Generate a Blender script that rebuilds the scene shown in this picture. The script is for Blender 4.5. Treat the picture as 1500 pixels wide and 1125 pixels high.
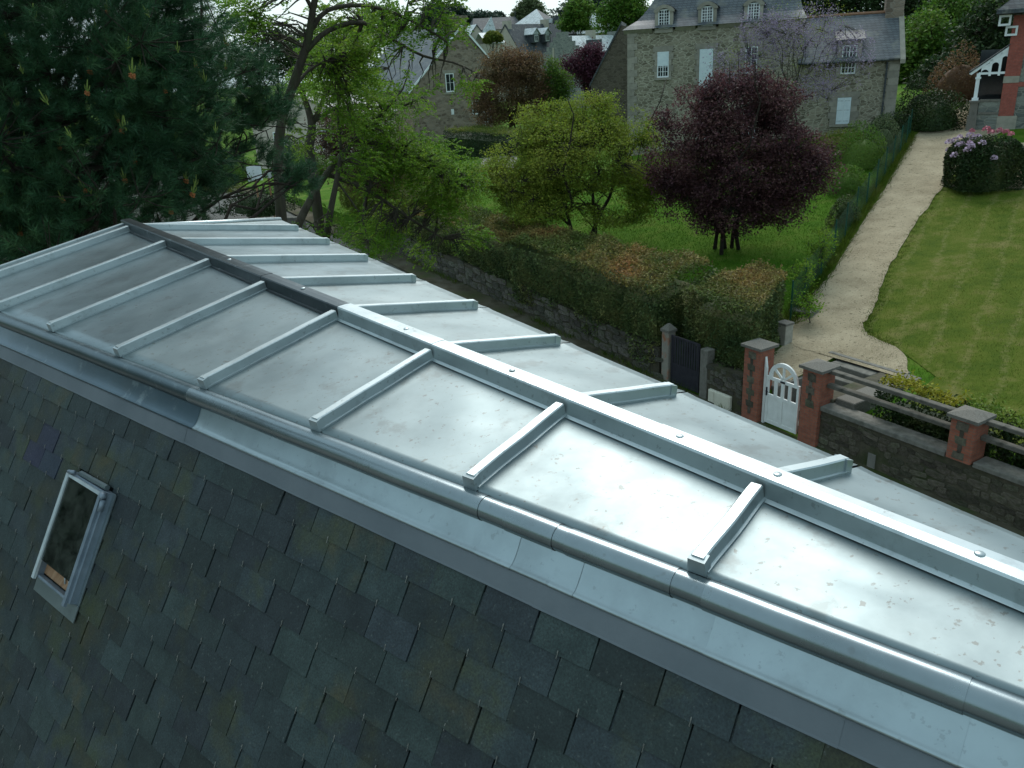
import bpy, math, random
import numpy as np
from mathutils import Matrix, Vector

for o in list(bpy.data.objects):
    bpy.data.objects.remove(o)
S = bpy.context.scene
C = S.collection
rad = math.radians

# ---------------------------------------------------------------- camera
EYE = 9.0                              # the lens is nine metres above the street
F_PX, PITCH, ROLL = 1180.3, rad(21.617), rad(-3.306)
cfwd = np.array([0, math.cos(PITCH), -math.sin(PITCH)])
_up = np.array([0, math.sin(PITCH), math.cos(PITCH)])
_rt = np.array([1.0, 0, 0])
crt = math.cos(ROLL)*_rt + math.sin(ROLL)*_up
cup = -math.sin(ROLL)*_rt + math.cos(ROLL)*_up
cam_d = bpy.data.cameras.new('camera')
cam = bpy.data.objects.new('camera', cam_d)
C.objects.link(cam)
cam_d.sensor_width = 36.0
cam_d.lens = F_PX*36.0/1500.0
cam_d.clip_start = 0.05
cam_d.clip_end = 3000
mw = Matrix.Identity(4)
for i in range(3):
    mw[i][0], mw[i][1], mw[i][2] = crt[i], cup[i], -cfwd[i]
mw[2][3] = EYE
cam.matrix_world = mw
S.camera = cam

# ---------------------------------------------------------------- sky and sun
SUN_AZ, SUN_EL = rad(9), rad(46)
W = bpy.data.worlds.new('World'); S.world = W; W.use_nodes = True
wn = W.node_tree; wn.nodes.clear()
sky = wn.nodes.new('ShaderNodeTexSky'); sky.sky_type = 'NISHITA'; sky.sun_disc = False
sky.sun_elevation = SUN_EL; sky.sun_rotation = SUN_AZ
sky.dust_density = 3.0; sky.air_density = 1.0; sky.ozone_density = 1.2
haze_mix = wn.nodes.new('ShaderNodeMix'); haze_mix.data_type = 'RGBA'
cl = wn.nodes.new('ShaderNodeTexNoise'); cl.inputs['Scale'].default_value = 2.3; cl.inputs['Detail'].default_value = 5
tc = wn.nodes.new('ShaderNodeTexCoord')
mr = wn.nodes.new('ShaderNodeMapRange')
mr.inputs['From Min'].default_value = .3; mr.inputs['From Max'].default_value = .7
mr.inputs['To Min'].default_value = .72; mr.inputs['To Max'].default_value = .94
haze_mix.inputs[7].default_value = (3.0, 4.15, 4.6, 1)          # thin pale cloud veil
bg = wn.nodes.new('ShaderNodeBackground'); bg.inputs['Strength'].default_value = 0.12
wo = wn.nodes.new('ShaderNodeOutputWorld')
wn.links.new(tc.outputs['Generated'], cl.inputs['Vector'])
wn.links.new(cl.outputs['Fac'], mr.inputs['Value'])
wn.links.new(mr.outputs['Result'], haze_mix.inputs[0])
wn.links.new(sky.outputs['Color'], haze_mix.inputs[6])
wn.links.new(haze_mix.outputs[2], bg.inputs['Color'])
wn.links.new(bg.outputs['Background'], wo.inputs['Surface'])
sd = bpy.data.lights.new('sun', 'SUN'); sd.energy = 1.35; sd.angle = rad(34); sd.color = (1.0, .985, .95)
sun = bpy.data.objects.new('sun', sd); C.objects.link(sun)
sdir = Vector((math.sin(SUN_AZ)*math.cos(SUN_EL), math.cos(SUN_AZ)*math.cos(SUN_EL), math.sin(SUN_EL)))
sun.rotation_euler = sdir.to_track_quat('Z', 'Y').to_euler()
sun.location = (0, 60, 60)
S.view_settings.view_transform = 'Standard'
S.view_settings.look = 'None'
S.view_settings.exposure = 0.92
S.view_settings.gamma = 1.0
S.view_settings.use_curve_mapping = False

# ---------------------------------------------------------------- helpers: places
CN, SN = math.cos(rad(31)), math.sin(rad(31))
def nt(x, y): return CN*x + SN*y, -SN*x + CN*y           # across the street, along the street
def xy(n, t): return CN*n - SN*t, SN*n + CN*t
def sst(a, b, x):
    x = np.clip((x-a)/(b-a), 0, 1); return x*x*(3-2*x)
def zs(t): return .047*np.clip(np.asarray(t, float)-15, 0, 34)
def hg(n, t):
    n = np.asarray(n, float); t = np.asarray(t, float)
    w = 1-.85*sst(30, 65, t)
    s = np.clip(n-15.4, 0, None)
    s = np.where(s < 32, s, 32+(s-32)*.35)
    return zs(t) + w*(.9+.14*s)
def ground(x, y):
    n, t = nt(np.asarray(x, float), np.asarray(y, float))
    return np.where(n < 15.3, zs(t), hg(n, t))
def gz(x, y): return float(ground(x, y))
def ray(px, py):
    d = crt*(px-750)/F_PX - cup*(py-562.5)/F_PX + cfwd
    return d/np.linalg.norm(d)
def at(px, py, D):
    d = ray(px, py); k = D/math.hypot(d[0], d[1])
    return np.array([d[0]*k, d[1]*k, d[2]*k+EYE])
def in_frame(p, m=0):
    q = np.asarray(p, float)-np.array([0, 0, EYE]); z = q@cfwd
    if z <= .1: return False
    x = 750+F_PX*(q@crt)/z; y = 562.5-F_PX*(q@cup)/z
    return -m < x < 1500+m and -m < y < 1125+m

# ---------------------------------------------------------------- helpers: meshes
WM = {}
def wm(o): return WM.get(o.name, Matrix.Identity(4)) if o else Matrix.Identity(4)
def tag(o, label=None, cat=None, group=None, kind=None):
    if label: o['label'] = label
    if cat: o['category'] = cat
    if group: o['group'] = group
    if kind: o['kind'] = kind
    return o
def root(name, label, cat, loc, rz=0.0, group=None):
    o = bpy.data.objects.new(name, None); C.objects.link(o)
    o.empty_display_size = .2
    o.location = [float(v) for v in loc]; o.rotation_euler = (0, 0, rz)
    WM[o.name] = Matrix.Translation([float(v) for v in loc]) @ Matrix.Rotation(rz, 4, 'Z')
    return tag(o, label, cat, group)
def link_mesh(name, me, parent=None, local=None):
    o = bpy.data.objects.new(name, me); C.objects.link(o)
    if parent: o.parent = parent
    if local is not None: o.matrix_local = local
    WM[o.name] = wm(parent) @ (local if local is not None else Matrix.Identity(4))
    return o
def raw(name, V, Fc, mat, parent=None, world=True, smooth=False):
    """V (n,3), Fc faces. world=True: V in world coordinates, turned into the parent's space"""
    V = np.asarray(V, float).reshape(-1, 3)
    local = None
    if parent is not None:
        if world:
            m = np.array(wm(parent).inverted())
            V = V@m[:3, :3].T + m[:3, 3]
    else:
        c = (V.min(0)+V.max(0))/2; c[2] = V[:, 2].min()
        V = V-c; local = Matrix.Translation(c)
    me = bpy.data.meshes.new(name)
    me.from_pydata(V.tolist() if len(V) < 2000 else V, [], Fc)
    if mat: me.materials.append(mat)
    if smooth: me.polygons.foreach_set('use_smooth', np.ones(len(me.polygons), bool))
    me.update()
    return link_mesh(name, me, parent, local)
class MB:
    def __init__(s): s.v = []; s.f = []
    def pts(s, P, faces):
        k = len(s.v); s.v += [tuple(float(c) for c in p) for p in P]
        s.f += [tuple(i+k for i in f) for f in faces]; return s
    def quad(s, a, b, c, d): return s.pts([a, b, c, d], [(0, 1, 2, 3)])
    def hexa(s, P):       # 4 bottom (ccw), 4 top
        return s.pts(P, [(3, 2, 1, 0), (4, 5, 6, 7), (0, 1, 5, 4), (1, 2, 6, 5), (2, 3, 7, 6), (3, 0, 4, 7)])
    def box(s, x0, x1, y0, y1, z0, z1, taper=0.0):
        t = taper
        return s.hexa([(x0, y0, z0), (x1, y0, z0), (x1, y1, z0), (x0, y1, z0),
                       (x0+t, y0+t, z1), (x1-t, y0+t, z1), (x1-t, y1-t, z1), (x0+t, y1-t, z1)])
    def rbox(s, x0, x1, y0, y1, z0, z1, b=.01):      # box with chamfered top and vertical edges
        P = []
        for z, i in ((z0, 0), (z1-b, 0), (z1, b)):
            P += [(x0+b+i*.4, y0+i, z), (x1-b-i*.4, y0+i, z), (x1-i, y0+b+i*.4, z), (x1-i, y1-b-i*.4, z),
                  (x1-b-i*.4, y1-i, z), (x0+b+i*.4, y1-i, z), (x0+i, y1-b-i*.4, z), (x0+i, y0+b+i*.4, z)]
        F = [tuple(range(7, -1, -1)), tuple(range(16, 24))]
        for r in (0, 8):
            for i in range(8):
                j = (i+1) % 8; F.append((r+i, r+j, r+8+j, r+8+i))
        return s.pts(P, F)
    def prism(s, poly, d):      # polygon (list of 3d), extruded by vector d
        n = len(poly); d = np.asarray(d, float)
        P = [np.asarray(p, float) for p in poly]; P = P+[p+d for p in P]
        F = [tuple(range(n-1, -1, -1)), tuple(range(n, 2*n))]
        for i in range(n):
            j = (i+1) % n; F.append((i, j, n+j, n+i))
        return s.pts(P, F)
    def tube(s, P, R, n=6, cap=True):
        P = [np.asarray(p, float) for p in P]
        if np.isscalar(R): R = [R]*len(P)
        T = [P[min(i+1, len(P)-1)]-P[max(i-1, 0)] for i in range(len(P))]
        a = None; V = []
        for p, r, t in zip(P, R, T):
            t = t/(np.linalg.norm(t)+1e-9)
            if a is None:
                a = np.cross(t, (0, 0, 1.0)) if abs(t[2]) < .9 else np.cross(t, (1.0, 0, 0))
            a = a-t*(a@t); a /= np.linalg.norm(a)+1e-9
            b = np.cross(t, a)
            for k in range(n):
                w = 2*math.pi*k/n; V.append(p+r*(math.cos(w)*a+math.sin(w)*b))
        F = []
        for i in range(len(P)-1):
            for k in range(n):
                j = (k+1) % n; F.append((i*n+k, i*n+j, (i+1)*n+j, (i+1)*n+k))
        if cap:
            F.append(tuple(range(n-1, -1, -1))); F.append(tuple((len(P)-1)*n+k for k in range(n)))
        return s.pts(V, F)
    def sweep(s, A, B, cap=True):     # two equal profiles joined
        n = len(A); F = []
        for i in range(n-1): F.append((i, i+1, n+i+1, n+i))
        return s.pts(list(A)+list(B), F)
    def loft(s, rings, close=False):
        n = len(rings[0]); V = []; F = []
        for r in rings: V += list(r)
        m = n if close else n-1
        for k in range(len(rings)-1):
            for i in range(m):
                j = (i+1) % n; F.append((k*n+i, k*n+j, (k+1)*n+j, (k+1)*n+i))
        return s.pts(V, F)
    def build(s, name, mat, parent=None, world=False, smooth=False):
        return raw(name, s.v, s.f, mat, parent, world or parent is None, smooth)
def piece(name, me, parent, world_m):
    return link_mesh(name, me, parent, wm(parent).inverted() @ world_m)
def frame(o, ex, ey, ez):
    m = Matrix.Identity(4)
    for i in range(3): m[i][0], m[i][1], m[i][2], m[i][3] = float(ex[i]), float(ey[i]), float(ez[i]), float(o[i])
    return m

# ---------------------------------------------------------------- helpers: materials
def nodes(name):
    m = bpy.data.materials.new(name); m.use_nodes = True
    return m, m.node_tree, m.node_tree.nodes['Principled BSDF']
def c4(c): return (c[0], c[1], c[2], 1)
def ramp(t, cols, lo=.3, hi=.7):
    r = t.nodes.new('ShaderNodeValToRGB'); e = r.color_ramp.elements
    while len(e) < len(cols): e.new(.5)
    for i, c in enumerate(cols):
        e[i].position = lo+(hi-lo)*i/max(1, len(cols)-1); e[i].color = c4(c)
    return r
def coords(t, stretch=(1, 1, 1), world=False):
    mp = t.nodes.new('ShaderNodeMapping'); mp.inputs['Scale'].default_value = stretch
    if world:
        g = t.nodes.new('ShaderNodeNewGeometry'); t.links.new(g.outputs['Position'], mp.inputs['Vector'])
    else:
        g = t.nodes.new('ShaderNodeTexCoord'); t.links.new(g.outputs['Object'], mp.inputs['Vector'])
    return mp
def noise(t, mp, scale, detail=6, rough=.6):
    n = t.nodes.new('ShaderNodeTexNoise'); n.inputs['Scale'].default_value = scale
    n.inputs['Detail'].default_value = detail; n.inputs['Roughness'].default_value = rough
    t.links.new(mp.outputs[0], n.inputs['Vector']); return n
def mixc(t, fac, a, b, mode='MIX'):
    x = t.nodes.new('ShaderNodeMix'); x.data_type = 'RGBA'; x.blend_type = mode
    for sock, v in ((0, fac), (6, a), (7, b)):
        if hasattr(v, 'is_output') or isinstance(v, bpy.types.NodeSocket): t.links.new(v, x.inputs[sock])
        elif sock == 0: x.inputs[0].default_value = v
        else: x.inputs[sock].default_value = c4(v)
    return x.outputs[2]
def bumpn(t, bs, h, strength, dist=.01):
    b = t.nodes.new('ShaderNodeBump'); b.inputs['Strength'].default_value = strength; b.inputs['Distance'].default_value = dist
    t.links.new(h, b.inputs['Height']); t.links.new(b.outputs['Normal'], bs.inputs['Normal'])
def vary(t, col, amt, island=False, hue=0.0):
    if island:
        g = t.nodes.new('ShaderNodeNewGeometry'); r = g.outputs['Random Per Island']
    else:
        g = t.nodes.new('ShaderNodeObjectInfo'); r = g.outputs['Random']
    h = t.nodes.new('ShaderNodeHueSaturation')
    m = t.nodes.new('ShaderNodeMapRange'); m.inputs['To Min'].default_value = 1-amt; m.inputs['To Max'].default_value = 1+amt
    t.links.new(r, m.inputs['Value']); t.links.new(m.outputs[0], h.inputs['Value'])
    if hue:
        m2 = t.nodes.new('ShaderNodeMapRange'); m2.inputs['To Min'].default_value = .5-hue; m2.inputs['To Max'].default_value = .5+hue
        mu = t.nodes.new('ShaderNodeMath'); mu.operation = 'MULTIPLY'; mu.inputs[1].default_value = 7.31
        fr = t.nodes.new('ShaderNodeMath'); fr.operation = 'FRACT'
        t.links.new(r, mu.inputs[0]); t.links.new(mu.outputs[0], fr.inputs[0])
        t.links.new(fr.outputs[0], m2.inputs['Value']); t.links.new(m2.outputs[0], h.inputs['Hue'])
    t.links.new(col, h.inputs['Color']); return h.outputs['Color']
def mat(name, cols, scale=6, rough=.75, metal=0, spec=.22, bump=0, bscale=40, bdist=.01, rnd=0, hue=0, island=False,
        stretch=(1, 1, 1), spots=(), world=False, lo=.3, hi=.7, r2=None):
    m, t, bs = nodes(name)
    mp = coords(t, stretch, world); n = noise(t, mp, scale)
    col = ramp(t, cols, lo, hi); t.links.new(n.outputs['Fac'], col.inputs['Fac']); out = col.outputs['Color']
    for (sc, ss, th, wd) in spots:
        n2 = noise(t, mp, ss, 4); k = t.nodes.new('ShaderNodeMapRange')
        k.inputs['From Min'].default_value = th; k.inputs['From Max'].default_value = th+wd
        t.links.new(n2.outputs['Fac'], k.inputs['Value']); out = mixc(t, k.outputs[0], out, sc)
    if rnd: out = vary(t, out, rnd, island, hue)
    t.links.new(out, bs.inputs['Base Color'])
    bs.inputs['Roughness'].default_value = rough; bs.inputs['Metallic'].default_value = metal
    bs.inputs['Specular IOR Level'].default_value = spec
    if r2 is not None:
        k = t.nodes.new('ShaderNodeMapRange'); k.inputs['From Min'].default_value = lo; k.inputs['From Max'].default_value = hi
        k.inputs['To Min'].default_value = rough; k.inputs['To Max'].default_value = r2
        t.links.new(n.outputs['Fac'], k.inputs['Value']); t.links.new(k.outputs[0], bs.inputs['Roughness'])
    if bump:
        nb = noise(t, mp, bscale, 5); bumpn(t, bs, nb.outputs['Fac'], bump, bdist)
    return m
def leafmat(name, cols, rnd=.35, hue=.02, transl=.3, scale=.6, rough=.6, spec=.18):
    m, t, bs = nodes(name)
    mp = coords(t, (1, 1, 1), True); n = noise(t, mp, scale, 4)
    col = ramp(t, cols); t.links.new(n.outputs['Fac'], col.inputs['Fac'])
    out = vary(t, col.outputs['Color'], rnd, True, hue)
    t.links.new(out, bs.inputs['Base Color']); bs.inputs['Roughness'].default_value = rough
    bs.inputs['Specular IOR Level'].default_value = spec
    tr = t.nodes.new('ShaderNodeBsdfTranslucent'); t.links.new(out, tr.inputs['Color'])
    mx = t.nodes.new('ShaderNodeMixShader'); mx.inputs[0].default_value = transl
    t.links.new(bs.outputs[0], mx.inputs[1]); t.links.new(tr.outputs[0], mx.inputs[2])
    t.links.new(mx.outputs[0], t.nodes['Material Output'].inputs['Surface'])
    return m
def stonemat(name, cols, mortar, size=(.3, .3, .14), width=.05, bump=.6, rough=.9, moss=None):
    m, t, bs = nodes(name)
    mp = coords(t, (1/size[0], 1/size[1], 1/size[2]))
    nz = noise(t, mp, 1.3, 3); mv = mixc(t, .12, mp.outputs[0], nz.outputs['Color'])
    v = t.nodes.new('ShaderNodeTexVoronoi'); v.inputs['Scale'].default_value = 1; t.links.new(mv, v.inputs['Vector'])
    ve = t.nodes.new('ShaderNodeTexVoronoi'); ve.feature = 'DISTANCE_TO_EDGE'; ve.inputs['Scale'].default_value = 1
    t.links.new(mv, ve.inputs['Vector'])
    sp = t.nodes.new('ShaderNodeSeparateColor'); t.links.new(v.outputs['Color'], sp.inputs[0])
    col = ramp(t, cols, .1, .9); t.links.new(sp.outputs[0], col.inputs['Fac'])
    fine = noise(t, mp, 6, 5); c2 = mixc(t, .55, col.outputs['Color'], ramp_out(t, fine, [(.55, .55, .55), (1.3, 1.3, 1.3)]), 'MULTIPLY')
    k = t.nodes.new('ShaderNodeMapRange'); k.inputs['From Min'].default_value = width*.4; k.inputs['From Max'].default_value = width*1.6
    t.links.new(ve.outputs['Distance'], k.inputs['Value'])
    out = mixc(t, k.outputs[0], mortar, c2)
    if moss:
        big = noise(t, mp, .16, 5); kk = t.nodes.new('ShaderNodeMapRange'); kk.inputs['From Min'].default_value = .45; kk.inputs['From Max'].default_value = .7
        t.links.new(big.outputs['Fac'], kk.inputs['Value']); out = mixc(t, kk.outputs[0], out, moss)
    t.links.new(out, bs.inputs['Base Color']); bs.inputs['Roughness'].default_value = rough
    bs.inputs['Specular IOR Level'].default_value = .2
    if bump: bumpn(t, bs, k.outputs[0], bump, .03)
    return m
def ramp_out(t, n, cols):
    r = ramp(t, cols); t.links.new(n.outputs['Fac'], r.inputs['Fac']); return r.outputs['Color']
def brickmat(name, c1, c2, mortar, bw=.22, bh=.065):
    m, t, bs = nodes(name)
    tc_ = t.nodes.new('ShaderNodeTexCoord'); s = t.nodes.new('ShaderNodeSeparateXYZ'); t.links.new(tc_.outputs['Object'], s.inputs[0])
    ad = t.nodes.new('ShaderNodeMath'); t.links.new(s.outputs[0], ad.inputs[0]); t.links.new(s.outputs[1], ad.inputs[1])
    cb = t.nodes.new('ShaderNodeCombineXYZ'); t.links.new(ad.outputs[0], cb.inputs[0]); t.links.new(s.outputs[2], cb.inputs[1])
    b = t.nodes.new('ShaderNodeTexBrick'); t.links.new(cb.outputs[0], b.inputs['Vector'])
    b.inputs['Color1'].default_value = c4(c1); b.inputs['Color2'].default_value = c4(c2); b.inputs['Mortar'].default_value = c4(mortar)
    b.inputs['Scale'].default_value = 1; b.inputs['Brick Width'].default_value = bw; b.inputs['Row Height'].default_value = bh
    b.inputs['Mortar Size'].default_value = .006; b.inputs['Bias'].default_value = -.2
    mp = coords(t); n = noise(t, mp, 9, 5)
    out = mixc(t, .6, b.outputs['Color'], ramp_out(t, n, [(.55, .5, .5), (1.15, 1.15, 1.15)]), 'MULTIPLY')
    t.links.new(out, bs.inputs['Base Color']); bs.inputs['Roughness'].default_value = .85
    bumpn(t, bs, b.outputs['Fac'], -.4, .01)
    return m

def zincmat(name, base, rough, dirt=.5, seed=0.0, metal=.85, stain=None):
    """rolled zinc: metal with cloudy patina, scratches and specks of dirt"""
    m, t, bs = nodes(name)
    mp = coords(t); mp.inputs['Location'].default_value = (seed, seed*.7, 0)
    if dirt:
        oi = t.nodes.new('ShaderNodeObjectInfo'); cm = t.nodes.new('ShaderNodeCombineXYZ')
        mu = t.nodes.new('ShaderNodeMath'); mu.operation = 'MULTIPLY'; mu.inputs[1].default_value = 60
        t.links.new(oi.outputs['Random'], mu.inputs[0])
        for i in range(3): t.links.new(mu.outputs[0], cm.inputs[i])
        t.links.new(cm.outputs[0], mp.inputs['Location'])
    n = noise(t, mp, 3.2, 6, .62)
    lo = [c*.82 for c in base]; hi = [min(1, c*1.08) for c in base]
    out = ramp_out(t, n, [lo, base, hi])
    n4 = noise(t, mp, 38, 4); k4 = t.nodes.new('ShaderNodeMapRange')
    k4.inputs['From Min'].default_value = .63; k4.inputs['From Max'].default_value = .665; k4.inputs['To Max'].default_value = .7*dirt
    t.links.new(n4.outputs['Fac'], k4.inputs['Value']); out = mixc(t, k4.outputs[0], out, (.12, .12, .11))
    n5 = noise(t, mp, 5.5, 7, .7); k5 = t.nodes.new('ShaderNodeMapRange')
    k5.inputs['From Min'].default_value = .56; k5.inputs['From Max'].default_value = .64; k5.inputs['To Max'].default_value = .45*dirt
    t.links.new(n5.outputs['Fac'], k5.inputs['Value']); out = mixc(t, k5.outputs[0], out, (.125, .135, .13))
    if dirt > .8:
        mp2 = t.nodes.new('ShaderNodeMapping'); mp2.inputs['Rotation'].default_value = (0, 0, .35); mp2.inputs['Scale'].default_value = (1.2, 16, 1)
        t.links.new(mp.outputs[0], mp2.inputs['Vector']); n8 = noise(t, mp2, 6, 5, .7); k8 = t.nodes.new('ShaderNodeMapRange')
        k8.inputs['From Min'].default_value = .62; k8.inputs['From Max'].default_value = .67; k8.inputs['To Max'].default_value = .6
        n9 = noise(t, mp, 1.7, 3); k9 = t.nodes.new('ShaderNodeMapRange'); k9.inputs['From Min'].default_value = .48; k9.inputs['From Max'].default_value = .62
        mu9 = t.nodes.new('ShaderNodeMath'); mu9.operation = 'MULTIPLY'
        t.links.new(n9.outputs['Fac'], k9.inputs['Value']); t.links.new(n8.outputs['Fac'], k8.inputs['Value']); t.links.new(k8.outputs[0], mu9.inputs[0]); t.links.new(k9.outputs[0], mu9.inputs[1])
        out = mixc(t, mu9.outputs[0], out, (.14, .13, .11))
    if stain:
        n7 = noise(t, mp, 9, 8, .75); k7 = t.nodes.new('ShaderNodeMapRange'); k7.inputs['From Min'].default_value = .57; k7.inputs['From Max'].default_value = .68; k7.inputs['To Max'].default_value = .8
        t.links.new(n7.outputs['Fac'], k7.inputs['Value']); out = mixc(t, k7.outputs[0], out, stain)
    t.links.new(out, bs.inputs['Base Color']); bs.inputs['Metallic'].default_value = metal
    k = t.nodes.new('ShaderNodeMapRange'); k.inputs['From Min'].default_value = .3; k.inputs['From Max'].default_value = .7
    k.inputs['To Min'].default_value = rough*.93; k.inputs['To Max'].default_value = rough*1.1
    n3 = noise(t, mp, 7, 6); t.links.new(n3.outputs['Fac'], k.inputs['Value']); t.links.new(k.outputs[0], bs.inputs['Roughness'])
    nb = noise(t, mp, 4.5, 3); bumpn(t, bs, nb.outputs['Fac'], .10, .006)
    return m

# ================================================================ the near house with the zinc roof
RX, RY, RZ, AZ, TAU, TH, D0, DF, SP = -.83527, 3.93553, -1.13621, rad(-39.6776), rad(9.36937), rad(8.57191), .79579, .75232, .8
u_ = lambda a: np.array([math.sin(a), math.cos(a), 0.0])
ZV = np.array([0, 0, 1.0])
RDIR = u_(AZ); EN = u_(AZ-TAU); NN = u_(AZ-TAU-math.pi/2); NF = u_(AZ+TAU+math.pi/2); EF = u_(AZ+TAU)
TTH = math.tan(TH)
nN = np.array([NN[0]*math.sin(TH), NN[1]*math.sin(TH), math.cos(TH)])
nF = np.array([NF[0]*math.sin(TH), NF[1]*math.sin(TH), math.cos(TH)])
def kL(k): return (3-k)*SP/math.cos(TAU)
def rp(k): return np.array([RX, RY, RZ+EYE]) + kL(k)*RDIR + ZV*kL(k)*math.sin(TAU)*TTH
def dN(k): return D0 + kL(k)*math.sin(TAU)
def dF(k): return DF + kL(k)*math.sin(TAU)+.085
def NP(k, s, h=0.0): return rp(k) + NN*s - ZV*s*TTH + nN*h
def FP(k, s, h=0.0): return rp(k) + NF*s - ZV*s*TTH + nF*h
K0, K1 = -1.2, 8.1
KF0 = -1.95
PHI = rad(58)
def sec(u, h, z):      # a point of the eave cross-section: u along the eave, h away from the lens, z below it
    return EN*u - NN*h + ZV*(z+EYE)
H0, Z0 = 1.60-.161*math.cos(PHI), -1.36-.161*math.sin(PHI)
DN = NN*math.cos(PHI) - ZV*math.sin(PHI)
NSL = np.cross(EN, DN); NSL = NSL if NSL[2] > 0 else -NSL
U_OFF = float(sec(0, H0, Z0)@EN)
def SL(u, v, h=0.0): return EN*u - NN*H0 + ZV*(Z0+EYE) + DN*v + NSL*h

M_PANEL = zincmat('zinc_sheet', (.190, .232, .238), .43, 1.0, metal=.85)
M_BATTEN = zincmat('zinc_batten', (.40, .45, .455), .42, .5)
M_RIDGE = zincmat('zinc_ridge', (.44, .49, .495), .34, .5)
M_ROLL = zincmat('zinc_roll', (.21, .25, .265), .26, .35)
M_FLASH = zincmat('zinc_flashing', (.31, .365, .38), .30, .35)
M_PANELD = zincmat('zinc_sheet_dull', (.20, .245, .256), .33, 1.0)
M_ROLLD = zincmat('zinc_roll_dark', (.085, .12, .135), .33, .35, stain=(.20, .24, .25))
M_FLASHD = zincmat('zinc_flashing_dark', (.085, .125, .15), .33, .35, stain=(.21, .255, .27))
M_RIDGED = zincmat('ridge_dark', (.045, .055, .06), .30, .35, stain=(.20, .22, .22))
M_APRON = mat('lead_apron', [(.10, .117, .13), (.14, .157, .17)], 2.5, .62, .25, .4, .15, 20)
def slate_material(name, a, b, moss_amt):
    m, t, bs = nodes(name)
    mp = coords(t, (1, 1, 1), True); n = noise(t, mp, 9, 8, .65)
    out = ramp_out(t, n, [a, b])
    n2 = noise(t, mp, 2.6, 6, .65); k = t.nodes.new('ShaderNodeMapRange')
    k.inputs['From Min'].default_value = .50; k.inputs['From Max'].default_value = .72; k.inputs['To Max'].default_value = moss_amt
    t.links.new(n2.outputs['Fac'], k.inputs['Value']); out = mixc(t, k.outputs[0], out, (.040, .041, .013))
    out = vary(t, out, .34, False, .05)
    n3 = noise(t, mp, 70, 3); k3 = t.nodes.new('ShaderNodeMapRange')
    k3.inputs['From Min'].default_value = .63; k3.inputs['From Max'].default_value = .70; k3.inputs['To Max'].default_value = .5
    t.links.new(n3.outputs['Fac'], k3.inputs['Value']); out = mixc(t, k3.outputs[0], out, (.075, .085, .076))
    n6 = noise(t, mp, 150, 4); out = mixc(t, .75, out, ramp_out(t, n6, [(.4, .4, .4), (1.6, 1.6, 1.6)]), 'MULTIPLY')
    t.links.new(out, bs.inputs['Base Color'])
    bs.inputs['Roughness'].default_value = .62; bs.inputs['Specular IOR Level'].default_value = .35
    nb = noise(t, mp, 55, 6); bumpn(t, bs, nb.outputs['Fac'], .5, .004)
    return m
M_SLATE = slate_material('slate_mossy', (.0105, .0182, .0190), (.0255, .0385, .0390), .95)
M_SLATEB = slate_material('slate_blue', (.010, .016, .028), (.019, .027, .042), .1)
M_HOOK = mat('hook_steel', [(.10, .10, .09), (.22, .215, .19)], 30, .5, .4)
M_DECK = mat('roof_deck', [(.012, .014, .014), (.02, .022, .02)], 8, .95)
M_RENDER = mat('house_render', [(.33, .31, .27), (.42, .40, .35)], 3, .9)

hc = rp(3.5)
HA = root('zinc_roofed_house', 'near house with zinc batten top roof and mossy slate lower slope', 'house', (hc[0], hc[1], 0))
rng = np.random.RandomState(7)

def panel(P, ka, kb, da, db, s0, nrm, fold, name='zinc_panel'):
    na, ns = 14, 14; V = []; F = []
    w = 0.006/SP
    ph = rng.rand(6)*6.28
    for j in range(ns+1):
        b = j/ns
        for i in range(na+1):
            a = i/na; k = ka+w+(kb-ka-2*w)*a
            d = da+(db-da)*((k-ka)/(kb-ka)); s = s0+(d-s0)*b
            e_ = min(a, 1-a)*min(b, 1-b)*4
            h = .004*e_*(math.sin(5*a+ph[0])*math.cos(4*b+ph[1])+.7*math.sin(9*b+7*a+ph[2])+.4*math.sin(13*a-6*b+ph[3]))
            if i in (0, na): h = .004
            V.append(P(k, s, h+.002))
    for j in range(ns):
        for i in range(na):
            q = j*(na+1)+i; F.append((q, q+1, q+na+2, q+na+1))
    if fold:      # drip edge folded down at the eave
        base = len(V)
        for i in range(na+1): V.append(np.asarray(V[ns*(na+1)+i])-ZV*.03)
        for i in range(na): F.append((ns*(na+1)+i, ns*(na+1)+i+1, base+i+1, base+i))
    o = raw(name, V, F, M_PANELD if kb < 2.5 else M_PANEL, HA, True, True)
    return o
ks = [K0, -1]+list(range(0, 9)); ks[-1] = K1
for a, b in zip(ks[:-1], ks[1:]):
    panel(NP, a, b, dN(a), dN(b), .03, nN, True)
    panel(lambda k, s, h, A=a: FP(k, s, h), a, b, dF(a), dF(b), .03, nF, True)
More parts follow.
